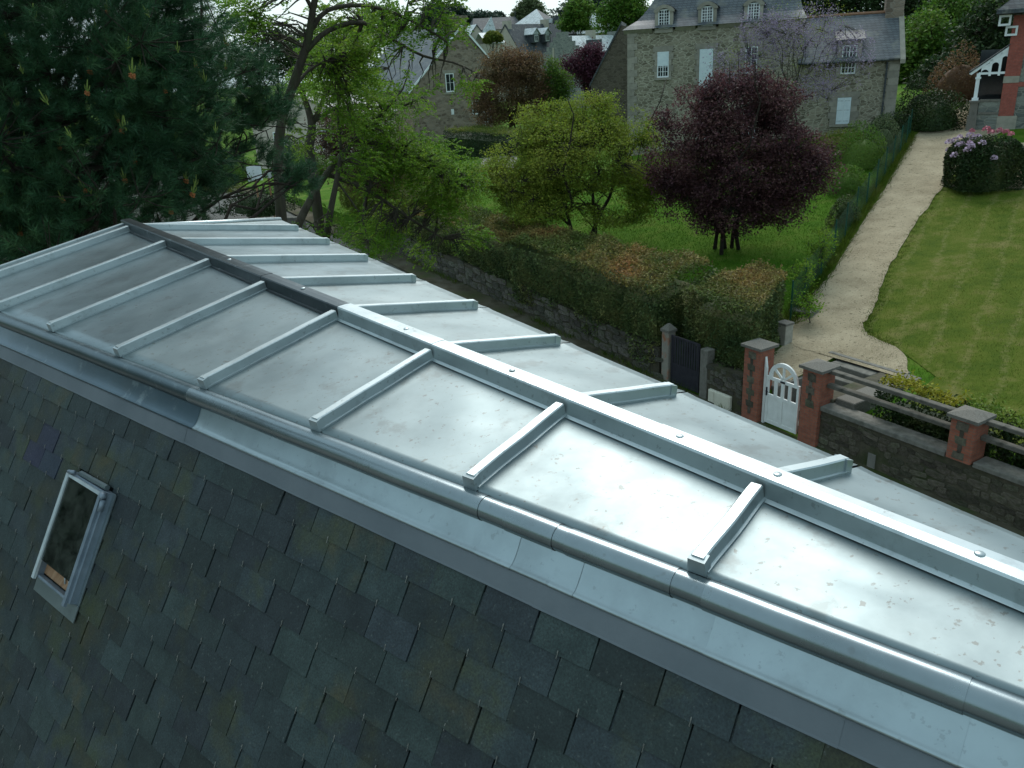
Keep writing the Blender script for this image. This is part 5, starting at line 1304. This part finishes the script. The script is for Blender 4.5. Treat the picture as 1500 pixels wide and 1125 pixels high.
# --- bushes by the fence and the brick house
def bush_at(px, py, D, R_, n, ls, ml, lb, seed, name='bush', zoff=0.0):
    p = at(px, py, D); p[2] = gz(p[0], p[1])-.05+zoff; return shrub(name, lb, p, R_, n, ls, ml, seed)
bush_at(1262, 245, 41, (1.3, 1.2, 1.7), 3600, .09, L_GREEN, 'fresh green bush crowding the upper end of the wire fence', 70)
bush_at(1240, 300, 37, (.8, .9, 1.2), 2400, .09, L_GREEN, 'green climbing bush halfway along the wire fence', 71)
bush_at(1235, 330, 33.0, (.55, .55, 1.25), 2000, .08, L_HEDGED, 'narrow grey green shrub against the wire fence', 72)
bush_at(1292, 215, 43.5, (.8, .8, 1.5), 2600, .09, L_PALE, 'pale flowering shrub at the top of the wire fence', 73)
bush_at(1225, 215, 43.5, (1.5, 1.0, 1.15), 3000, .09, L_OLIVE, 'olive shrub under the shuttered window of the wing', 74)
bush_at(1210, 235, 42.5, (1.2, .8, .7), 2200, .08, L_PRUN, 'low purple brown shrub in front of the wing', 75)
bush_at(1300, 190, 46.2, (1.1, .8, 1.25), 2800, .09, L_DEEP, 'dark rounded shrub at the corner of the wing', 76)
bush_at(1368, 185, 47.5, (1.7, 1.5, 1.9), 4200, .12, L_RHO, 'large grey green bush beside the path before the porch', 77)
bush_at(1340, 190, 49, (1.1, 1.0, 2.0), 2600, .12, L_DEEP, 'dark bush close to the gable of the wing', 78)
bush_at(1400, 150, 54, (2.0, 1.6, 2.6), 3600, .13, L_BRON, 'bronze tinted bush beside the porch of the brick house', 79)
bush_at(683, 284, 45.5, (.42, .42, .5), 900, .07, L_PURP, 'tiny round purple bush at the edge of the lawn', 80)
for i, (px, py, D) in enumerate([(1200, 378, 27.6), (1172, 425, 25.8), (1183, 470, 24.2)]):
    p = at(px, py, D); p[2] = gz(p[0], p[1])
    tree('sapling', ['thin yellow green sapling by the wire fence', 'low leafy sapling behind the lower fence posts', 'small shoot of a sapling near the stone slab'][i], p, [(p+ZV*(1.1-.25*i), (.5, .5, .65-.1*i))], 60-14*i, 16, .085, .10, L_LOC, 81+i, .02, 7, gap=-.6, cat='sapling')

# --- rhododendron with pink heads
p = at(1441, 262, 37.6); p[2] = gz(p[0], p[1])-.05
RH = shrub('rhododendron', 'rounded rhododendron bush dotted with pink and mauve flower heads', p, (1.38, 1.25, 1.85), 17000, .125, L_RHO, 90, asp=.36, bump_=.10, block=.62)
M_PINK = mat('mauve_petals', [(.46, .32, .44), (.62, .48, .58)], 20, .7, rnd=.2)
M_ROSE = mat('rose_petals', [(.50, .14, .20), (.62, .24, .28)], 20, .7, rnd=.2)
def flower_mesh(nm, m_, seed):
    r = np.random.RandomState(seed); P = unit(r.randn(60, 3)); P[:, 2] = np.abs(P[:, 2])-.25; P = unit(P)*.115
    V, F = leaf_arrays(P, .075, .06, r, .2); me = bpy.data.meshes.new(nm); me.from_pydata(V.tolist(), [], F.tolist()); me.materials.append(m_); me.update(); return me
FM = [flower_mesh('flower_head', M_PINK, 1), flower_mesh('flower_head', M_PINK, 2), flower_mesh('flower_head', M_ROSE, 3)]
r = np.random.RandomState(9)
for (px, py, k) in [(1399, 206, 0), (1406, 201, 1), (1414, 205, 0), (1409, 211, 1), (1404, 213, 0), (1421, 199, 1), (1424, 203, 0), (1420, 211, 0), (1417, 220, 1), (1423, 215, 0), (1439, 210, 1), (1456, 232, 0), (1398, 228, 1), (1389, 220, 0), (1390, 209, 1), (1432, 202, 0), (1424, 192, 2), (1445, 190, 2), (1465, 192, 2), (1474, 194, 2), (1452, 194, 2), (1481, 197, 2)]:
    d = ray(px, py)*np.array([1, 1, 1]); best = None
    for s_ in np.arange(33, 44, .04):
        q = d*s_+np.array([0, 0, EYE]); v = np.abs((q-p)/np.array([1.38, 1.25, 1.85]))
        if (v**3.2).sum() < 1.05: best = q; break
    if best is None: best = np.array([0, 0, EYE])+d*38.2
    best = best-d*.22
    piece('flower_head', FM[k], RH, Matrix.Translation(best) @ Matrix.Rotation(r.rand()*6, 4, 'Z') @ Matrix.Scale(.8+.4*r.rand(), 4))
# --- variegated hedges behind the rails
for i, (ta, tb_, ml, lb) in enumerate([(8.25, 10.0, L_YEL, 'golden topped dark hedge behind the rails of the roadside wall'), (7.35, 8.2, L_LIME, 'lime topped piece of hedge behind the short brick pillar'), (1.5, 7.3, L_LIME, 'lime topped hedge behind the rails past the brick pillar')]):
    hedge('variegated_hedge', lb, ta, tb_, 15.62, 16.2, lambda t: 1.93, 800, .085, L_RHO, ml, 100+i, zb_=lambda t: .9, wave=.10)

# --- hillside and skyline trees
for i, (px, py, D, hgt, wd, ml, lb) in enumerate([
        (1350, 95, 66, 5.2, 3.4, L_GREEN, 'leafy green tree rising behind the gable coping of the wing'),
        (1400, 60, 70, 6.5, 4.2, L_GREEN, 'broad fresh green tree on the bank above the porch'),
        (1452, 80, 62, 5.0, 3.2, L_DEEP, 'dark green tree directly behind the timber porch'),
        (1345, 30, 84, 7.5, 5, L_GREEN, 'tall green tree high on the bank behind the wing chimney'),
        (1440, 15, 88, 8, 5.5, L_GREEN, 'tall spreading tree on the bank behind the brick house'),
        (1290, 5, 80, 6, 4.5, L_DEEP, 'dark tree showing over the wing ridge'),
        (1200, -10, 82, 6, 5, L_DEEP, 'dark tree behind the roofs of the granite house'),
        (1385, 130, 60, 3.2, 2.6, L_DEEP, 'low dark tree shading the top of the gravel path')]):
    p = at(px, py, D); b = np.array([p[0], p[1], gz(p[0], p[1])])
    tree('bank_tree', lb, b, [(p, (wd*.8, wd*.7, hgt*.55)), (p+np.array([wd*.45, 0, -hgt*.25]), (wd*.5, wd*.5, hgt*.4)), (p+np.array([-wd*.45, 0, -hgt*.2]), (wd*.5, wd*.5, hgt*.4)), (p+ZV*hgt*.32, (wd*.5, wd*.5, hgt*.35)), (p-ZV*hgt*.5, (wd*.75, wd*.6, hgt*.35))],
         900, 17, .22+.001*D, .36, ml, 120+i, .2, 14, group='trees on the bank', gap=-.4, gs=.9, power=.3)
for i, (px, py, D, rx, rz, ml, lb) in enumerate([
        (915, 14, 140, 4.6, 4.4, L_GREEN, 'bright green round tree beside the mansard roof'),
        (832, 22, 215, 6, 5.5, L_BLUE, 'dark blue green tree on the skyline right of the pyramid roof'),
        (850, 22, 165, 4.2, 3.4, L_GREEN, 'mid green tree above the shining stepped gable roof'),
        (775, 20, 235, 5, 5.0, L_PALE, 'pale green tree on the skyline behind the pyramid roof'),
        (870, 4, 260, 9, 6, L_BLUE, 'tall hazy blue green tree high on the skyline'),
        (700, 30, 260, 8, 2.6, L_BLUE, 'low hazy tree line tree behind the distant slate house'),
        (728, 30, 270, 5, 2.6, L_BLUE, 'small hazy tree beside the distant slate house'),
        (670, 28, 245, 5, 4.5, L_BLUE, 'hazy tree behind the stone chimney'),
        (752, 42, 250, 6, 1.8, L_BLUE, 'small rounded tree below the open sky'),
        (722, 54, 140, 1.5, 1.0, L_OLIVE, 'olive tree between the two beige gables'),
        (640, 25, 240, 6, 4.5, L_BLUE, 'hazy tree on the skyline behind the locust boughs'),
        (560, 40, 200, 10, 6, L_GREEN, 'broad far tree behind the slate roof of the stone house'),
        (480, 70, 180, 10, 6, L_GREEN, 'far green tree beyond the forked trunk'),
        (400, 75, 150, 9, 6, L_DEEP, 'dark far tree seen through the pine boughs')]):
    p = at(px, py, D); b = np.array([p[0], p[1], gz(p[0], p[1])])
    tree('skyline_tree', lb, b, [(p, (rx*.8, rx*.7, rz*.75)), (p+np.array([rx*.5, 0, -rz*.3]), (rx*.5, rx*.5, rz*.55)), (p-np.array([rx*.5, 0, rz*.3]), (rx*.5, rx*.5, rz*.55)), (p+ZV*rz*.4, (rx*.5, rx*.5, rz*.5))],
         600, 15, .18+.0022*D, rx*.09, ml, 150+i, .2, 12, group='far trees on the skyline', gap=-.45, gs=2.2/rx, twigs=False, power=.3)

# --- locust trees over the street
def poly(pts, n=3):
    P = [at(*q) for q in pts]; out = []
    for i in range(len(P)-1):
        p0 = P[max(0, i-1)]; p1, p2 = P[i], P[i+1]; p3 = P[min(len(P)-1, i+2)]
        for k in range(n):
            s_ = k/n; out.append(.5*((2*p1)+(-p0+p2)*s_+(2*p0-5*p1+4*p2-p3)*s_**2+(-p0+3*p1-3*p2+p3)*s_**3))
    return out+[P[-1]]
def locust(name, label, limbs, lobes, nspray, seed, ml, gap, gs=1.6, power=.5, size=.05):
    r = np.random.RandomState(seed); base = at(*limbs[0][0][0]); base[2] = gz(base[0], base[1])
    T = root(name, label, 'tree', base); mb = MB(); nd = []
    for j, (pts, r0, r1) in enumerate(limbs):
        P = poly(pts)
        if j == 0: P = [base-ZV*.2]+P
        mb.tube(P, list(np.linspace(r0, r1, len(P))), 8 if r0 > .08 else 5); nd += P[len(P)//3:]
    mb.build('trunk', M_BARK, T, True, True)
    K = lobe_points(lobes, int(nspray*2.2), r, power); K = K[gapnoise(K, gs, seed) > gap][:nspray]
    nd = np.array(nd); mt = MB(); Q = []; TD = []
    for i, c in enumerate(K):
        j = np.argmin(((nd-c)**2).sum(1))
        if i % 4 == 0: mt.tube(curve(nd[j], c, r, .08, 5, .10), [.022, .017, .012, .008, .004], 4, False)
        out_ = c-nd[j]; out_[2] *= .3; out_ = unit(out_+r.randn(3)*.35)
        side = unit(np.cross(out_, ZV)); Ls = .24+.14*r.rand()
        for k in range(9):
            s_ = k/8; m_ = c+out_*Ls*s_-ZV*.10*s_*s_
            for sg in (-1, 1): Q.append(m_+side*sg*.045*(1-.5*abs(s_-.4))+r.randn(3)*.008); TD.append(side*sg+out_*.3)
    mt.build('twigs', M_BARK, T, True)['kind'] = 'stuff'
    leaves('crown', np.array(Q), size*1.5, size*.8, ml, T, r, 1.1, np.array(TD))
    return T
locust('locust_tree', 'big dark trunked locust tree arching its boughs over the street', [
    ([(413, 330, 19.5), (408, 250, 19.5), (412, 180, 19.5), (436, 105, 19.4), (452, 55, 19.3), (458, 15, 19.2), (470, -40, 19)], .135, .06),
    ([(455, 45, 19.3), (480, 15, 19.2), (530, 8, 19), (580, 20, 18.9), (630, 45, 18.8), (655, 62, 18.7)], .06, .02),
    ([(448, 75, 19.3), (480, 45, 19.5), (530, 33, 19.8), (575, 58, 20), (620, 82, 20.3), (665, 92, 20.5), (700, 108, 20.7)], .065, .015),
    ([(425, 140, 19.5), (450, 105, 20), (485, 85, 20.5)], .05, .02),
    ([(458, 15, 19.2), (440, -20, 19), (425, -60, 19)], .05, .03),
    ([(575, 58, 20), (590, 30, 20.2), (600, -5, 20.4)], .04, .015)],
    [lob(600, 45, 19.6, 1.3, 1.2, .45), lob(640, 40, 20, .5, .5, .2), lob(540, 20, 19.4, 1.5, 1.2, .55), lob(520, 80, 20.5, 1.0, 1.0, .7), lob(690, 125, 20.5, .45, .5, .22), lob(600, 118, 20.5, .8, .8, .4), lob(380, 20, 19, .9, .9, .6), lob(620, 0, 19.5, .8, .8, .4), lob(470, 125, 20.5, .9, .8, .6), lob(450, 190, 20.5, .8, .7, .5), lob(500, 170, 21, .8, .8, .4)],
    1150, 41, L_LOC, -.12)
locust('locust_tree', 'leaning locust tree with low dense fresh green foliage by the hedge', [
    ([(430, 345, 20.5), (448, 305, 20.8), (478, 255, 21.4), (520, 205, 22.2), (560, 165, 23)], .12, .04),
    ([(520, 205, 22.2), (570, 215, 22.8), (630, 240, 23.4), (680, 265, 23.8)], .07, .02),
    ([(478, 255, 21.4), (540, 280, 22.5), (600, 320, 23.2), (650, 350, 23.6)], .07, .02),
    ([(560, 165, 23), (590, 130, 23.2), (600, 90, 23.4)], .04, .012),
    ([(500, 225, 21.8), (495, 160, 22), (505, 110, 22.2)], .05, .015)],
    [lob(595, 225, 23.2, 1.6, 1.3, .65), lob(655, 265, 23.6, 1.2, 1.1, .8), lob(560, 250, 22.8, 1.3, 1.1, .7), lob(620, 305, 23.4, 1.5, 1.1, .65), lob(570, 340, 23, 1.2, .9, .6), lob(650, 360, 23.6, 1.0, .8, .5), lob(540, 190, 22.6, 1.1, 1.0, .5), lob(690, 345, 23.8, .6, .6, .4), lob(510, 130, 22.2, .9, .8, .6), lob(560, 150, 23, .6, .7, .3)],
    2300, 42, L_LOC, -.15)
locust('locust_tree', 'thin locust trunk set apart nearest the pale road', [
    ([(478, 350, 21), (484, 310, 21), (493, 265, 21.1), (500, 225, 21.2)], .10, .05), ([(493, 265, 21.1), (525, 310, 21), (540, 350, 20.8)], .03, .01), ([(484, 310, 21), (455, 330, 20.8), (440, 345, 20.6)], .02, .008)],
    [lob(505, 330, 20.8, .7, .6, .45), lob(455, 345, 20.6, .6, .5, .3), lob(520, 240, 21.2, .8, .7, .5), lob(540, 365, 20.8, .6, .5, .3)], 190, 43, L_LOC, -.2)
locust('locust_tree', 'second forked locust tree further back with reaching boughs', [
    ([(452, 215, 26), (457, 185, 26), (448, 150, 26), (430, 105, 26)], .17, .05), ([(457, 185, 26), (475, 140, 26), (482, 95, 26.2), (488, 50, 26.4)], .08, .02),
    ([(457, 180, 26), (490, 160, 26), (540, 157, 26), (590, 155, 26.2), (618, 142, 26.4)], .07, .02), ([(590, 155, 26.2), (575, 120, 26.3), (560, 60, 26.5)], .03, .01), ([(430, 105, 26), (470, 80, 26), (500, 62, 26)], .04, .012)],
    [lob(480, 110, 26, 1.5, 1.3, 1.0), lob(540, 110, 26, 1.3, 1.2, .9), lob(430, 100, 26, 1.2, 1.0, 1.0), lob(600, 150, 26.2, .9, .8, .5), lob(510, 60, 26.2, 1.3, 1.1, .7)], 620, 44, L_LOC, -.1)

# --- the pine behind the end of the roof
r = np.random.RandomState(77)
pb = np.array([*at(60, 300, 13.6)[:2], 0.0]); pb[2] = gz(pb[0], pb[1])
PN = root('pine_tree', 'big dark pine with long needles and orange shoots beyond the roof end', 'tree', pb)
lobes = [lob(60, 120, 13.6, 2.3, 1.9, 2.4), lob(200, 90, 13.2, 1.5, 1.5, 1.5), lob(-130, 150, 13.5, 1.8, 1.6, 2.6), lob(255, 170, 13.6, 1.0, 1.1, 1.1), lob(110, 260, 13.2, 1.7, 1.4, 1.1), lob(230, 240, 13.8, 1.1, 1.1, .8), lob(0, 340, 13.0, 1.8, 1.5, 1.0), lob(60, -30, 13.6, 2.4, 1.9, 1.3), lob(260, 10, 13.8, .95, 1.0, .8), lob(285, 90, 14, .7, .8, .8), lob(230, 30, 14.5, 1.3, 1, 1.2), lob(300, 175, 14.6, .6, .8, .7), lob(290, 255, 14.8, .6, .8, .6), lob(170, 330, 15.5, 2.0, 1.2, 1.3), lob(60, 220, 15.5, 3.0, 1.2, 2.6), lob(-100, 330, 14, 2, 1.4, 1.5), lob(250, 130, 16, 1.4, 1, 2.0), (pb+ZV*13.2, (2.3, 2.0, 1.6)), (pb+ZV*15.2, (1.5, 1.4, 1.5))]  # last two lobes rise out of view, added to darken the zinc's reflections
K = lobe_points(lobes, 9600, r, .45); K = K[gapnoise(K, 2.3, 78) > -.36]
ex = np.concatenate([lobe_points([lob(375, 100, 15, .55, .6, .45), lob(400, 155, 15, .5, .5, .4), lob(355, 165, 15, .5, .5, .5), lob(440, 258, 16, .45, .4, .35), lob(420, 245, 16, .3, .3, .5), lob(320, 250, 14.6, .35, .4, .35), lob(385, 215, 15, .5, .4, .2)], 360, r, .5)])
K = np.concatenate([K, ex]); ctr = np.array([pb[0], pb[1], 9.0])
mb = MB(); tk = [pb-ZV*.2, pb+ZV*3+[.1, 0, 0], pb+ZV*6+[.0, .15, 0], pb+ZV*9, pb+ZV*16.5]; mb.tube(tk, [.32, .28, .22, .16, .06], 10)
nd = []
for c_ in ((375, 100, 15), (400, 155, 15), (355, 165, 15), (440, 258, 16), (420, 250, 16), (320, 250, 14.6), (385, 215, 15)):
    g = at(*c_); p0 = pb+ZV*max(3.0, g[2]-1.0); cv = curve(p0, g, r, .02, 12, .04); mb.tube(cv, list(np.linspace(.06, .012, 12)), 5, False); nd += cv[6:]
    for q_ in range(5):
        cv2 = curve(cv[7+q_ % 4], g+r.randn(3)*.3, r, .1, 5, .08); mb.tube(cv2, [.018, .014, .011, .008, .005], 4, False); nd += cv2[1:]
for i, g in enumerate(K[r.choice(len(K), 70, replace=False)]):
    p0 = pb+ZV*max(2.0, min(15, g[2]-.8-.5*r.rand())); cv = curve(p0, g, r, -.05, 7, .06); mb.tube(cv, list(np.linspace(.07, .014, 7)), 5, False); nd += cv[2:]
nd = np.array(nd); mb.build('trunk', M_BARKD, PN, True, True)
tw = MB(); V = []; nb = 0
dirs = []
for i, c in enumerate(K):
    j = np.argmin(((nd-c)**2).sum(1)); d = c-nd[j]; o = c-ctr; o[2] *= .3
    d = unit(unit(d)*.5+unit(o)*.6+ZV*.55+r.randn(3)*.25); dirs.append(d)
    if i % 5 == 0 and np.linalg.norm(c-nd[j]) < .9: tw.tube([nd[j], (nd[j]+c)/2-ZV*.03, c], [.012, .009, .006], 3, False)
tw.build('twigs', M_BARKD, PN, True)['kind'] = 'stuff'
dirs = np.array(dirs); NN_ = 76
cc = np.repeat(K, NN_, 0); dd = np.repeat(dirs, NN_, 0); M_ = len(cc)
along = r.rand(M_)[:, None]; start = cc-dd*.20*along
side = unit(np.cross(dd, r.randn(M_, 3))); ang = (.35+.75*r.rand(M_))[:, None]
nd_ = unit(dd*np.cos(ang)+side*np.sin(ang)); Ln = (.13+.06*r.rand(M_))[:, None]; wv = unit(np.cross(nd_, r.randn(M_, 3)))*.0036
Vn = np.stack([start-wv, start+wv, start+nd_*Ln-ZV*.012], 1).reshape(-1, 3)
raw('needles', Vn, np.arange(len(Vn)).reshape(-1, 3), L_NEED, PN)
M_CAND = mat('pine_candle', [(.10, .17, .03), (.20, .24, .06)], 30, .7)
M_CONE = mat('pollen_cone', [(.34, .12, .04), (.46, .19, .08)], 30, .8)
cm = MB(); cm.tube([(0, 0, 0), (0, 0, .08), (.004, 0, .17)], [.009, .011, .005], 6)
for w in (0, 2.1, 4.2): cm.tube([(0, 0, .02), (.025*math.cos(w), .025*math.sin(w), .05), (.036*math.cos(w), .036*math.sin(w), .10)], [.007, .008, .003], 5)
cme = bpy.data.meshes.new('shoot'); cme.from_pydata(cm.v, [], cm.f); cme.materials.append(M_CAND); cme.update()
km = MB()
for q in range(16):
    w = q*2.4; h = -.03+.05*q/16; km.tube([(.012*math.cos(w), .012*math.sin(w), h), (.034*math.cos(w), .034*math.sin(w), h+.008)], [.009, .005], 5)
kme = bpy.data.meshes.new('cone_cluster'); kme.from_pydata(km.v, [], km.f); kme.materials.append(M_CONE); kme.update()
face = unit(np.array([0, 0, EYE])-K); front = (dirs*face).sum(1)
dist = np.linalg.norm(K-np.array([0, 0, EYE]), axis=1)
cand = np.where((dist < np.percentile(dist, 38)))[0]; r.shuffle(cand); cnt = 0
for i in cand:
    if in_frame(K[i]) and cnt < 64:
        tip = K[i]+dirs[i]*.02; sc = .75+.5*r.rand(); Mx = Matrix.Translation(tip) @ Matrix.Rotation(r.randn()*.2, 4, 'X') @ Matrix.Rotation(r.randn()*.2, 4, 'Y') @ Matrix.Scale(sc, 4)
        o = piece('shoot', cme, PN, Mx); cnt += 1
        if cnt % 2: piece('cone_cluster', kme, o, Mx)

# --- small ground plants, as masses nobody could count
def scatter_blades(name, label, XY, hmin, hmax, m_, seed, wid=.006, lean=.5):
    r = np.random.RandomState(seed); N = len(XY); z = ground(XY[:, 0], XY[:, 1])
    P = np.stack([XY[:, 0], XY[:, 1], z], 1); h = (hmin+(hmax-hmin)*r.rand(N))[:, None]
    a = r.rand(N)*6.28; s_ = np.stack([np.cos(a), np.sin(a), 0*a], 1)*wid; t_ = np.concatenate([r.randn(N, 2)*lean, np.ones((N, 1))], 1)
    V = np.stack([P-s_, P+s_, P+t_*h], 1).reshape(-1, 3)
    o = raw(name, V, np.arange(len(V)).reshape(-1, 3), m_); tag(o, label, 'grass', kind='stuff'); return o
L_BLADE = leafmat('grass_blade', [(.042, .082, .009), (.072, .112, .014), (.12, .13, .035)], .4, .02, .3, .7, .8, .05)
L_DRY = leafmat('dry_grass', [(.14, .13, .06), (.22, .19, .10)], .3, .01, .3, 1)
r = np.random.RandomState(15)
def inpoly(P, poly):
    x, y = P[:, 0], P[:, 1]; ins = np.zeros(len(P), bool); j = len(poly)-1
    for i in range(len(poly)):
        xi, yi = poly[i]; xj, yj = poly[j]
        ins ^= ((yi > y) != (yj > y)) & (x < (xj-xi)*(y-yi)/(yj-yi+1e-9)+xi); j = i
    return ins
lawnR = [(9.3, 19.4), (10.15, 21.45), (11.05, 22.9), (12.5, 25.36), (15.05, 29.0), (18.0, 32.6), (20.2, 31.3), (24, 28.4), (24, 20), (14, 12)]
X = np.stack([9+16*r.rand(260000), 12+21*r.rand(260000)], 1); X = X[inpoly(X, lawnR)]
n_, t_ = nt(X[:, 0], X[:, 1]); stripe = np.abs(((t_*.94+n_*.05)/.62) % 1-.5)
wave_ = (.82*X[:, 0]-.57*X[:, 1]); dry = (gapnoise(np.c_[X, 0*X[:, :1]], .8, 3) > .42) & (r.rand(len(X)) < .35)
scatter_blades('grass', 'mown striped lawn grass beside the gravel path', X[~dry][:70000], .03, .075, L_BLADE, 1)
scatter_blades('dry_grass', 'straw coloured dry mowing lines in the lawn', X[dry][:14000], .02, .05, L_DRY, 2, .007, 1.2)
lawnL = [(-3, 44), (-1.5, 38), (2.5, 31.2), (5.5, 27.5), (8.2, 23), (12.8, 29.6), (17, 36), (14, 40), (6, 41), (0, 46)]
X = np.stack([-3+20*r.rand(150000), 22+24*r.rand(150000)], 1); X = X[inpoly(X, lawnL)]
scatter_blades('grass', 'bright lawn grass under the hawthorn and the plum tree', X[:60000], .03, .08, leafmat('lush_blade', [(.035, .11, .008), (.06, .15, .012), (.10, .17, .02)], .35, .02, .3, .7, .8, .05), 3, .009)
ed = []
for a, b in list(zip(fpts[:-1], fpts[1:])):
    k = r.rand(900)[:, None]; ed.append(np.array(a)*(1-k)+np.array(b)*k+r.randn(900, 2)*.13)
rr2 = [np.array(PATH_R[k])+r.randn(60, 2)*.09+np.array([.06, -.04]) for k in range(12, len(PATH_R)-24)]
scatter_blades('edge_grass', 'uneven grass edge where the lawn meets the gravel', np.concatenate(rr2), .03, .11, L_BLADE, 6, .009, .9)
scatter_blades('weeds', 'rough weeds along the foot of the wire fence', np.concatenate(ed), .08, .35, L_BLADE, 4, .012, .7)
tt = 13.5+20*r.rand(2600); nn_ = 15.0-np.abs(r.randn(2600))*.07; X = np.stack(xy(nn_, tt), 1); keep = gapnoise(np.c_[X, 0*X[:, :1]], 1.2, 8) > .0
scatter_blades('wall_weeds', 'thin weeds at the foot of the mossy wall', X[keep], .12, .38, L_BLADE, 5, .012, .5)

# --- odds and ends on the left, across the pale yard
for i, (px, py, D, w, h, rz, lb) in enumerate([(374, 262, 45, .75, .75, .5, 'square white board tilted among the bushes across the yard'), (392, 258, 46, .5, .4, -.3, 'smaller white board among the bushes across the yard')]):
    p = at(px, py, D); B = root('white_board', lb, 'board', (p[0], p[1], gz(p[0], p[1])), rz); zz = p[2]-gz(p[0], p[1])
    mb = MB(); mb.box(-w/2, w/2, -.02, .02, zz-.1, zz-.1+h); mb.build('board', M_PAINT, B); mb = MB(); mb.box(-.04, .04, .022, .08, 0, zz); mb.build('stake', M_WOOD, B)
p = at(408, 293, 44); LWY = root('yard_wall', 'low rendered wall at the edge of the pale yard', 'wall', (p[0]-3.0, p[1]+.5, gz(p[0], p[1])-.1), rad(-8))
mb = MB(); mb.rbox(0, 4.2, 0, .25, 0, .95, .01); mb.build('wall_body', M_PAVE, LWY); mb = MB(); mb.rbox(-.05, 4.25, -.05, .30, .95, 1.02, .01); mb.build('wall_coping', M_CONC, LWY)

# unseen second pine, added left of the first as something dark for the zinc to reflect
P2 = PN.copy(); C.objects.link(P2); P2.location = Vector(EN*12.5+NN*3.5); P2.location.z = 0; P2.rotation_euler = (0, 0, 2.3); P2['label'] = 'added unseen pine past the roof end for the zinc to reflect'
for ch in list(PN.children):
    if ch.name.startswith(('needles', 'trunk', 'twigs')):
        c_ = ch.copy(); C.objects.link(c_); c_.parent = P2
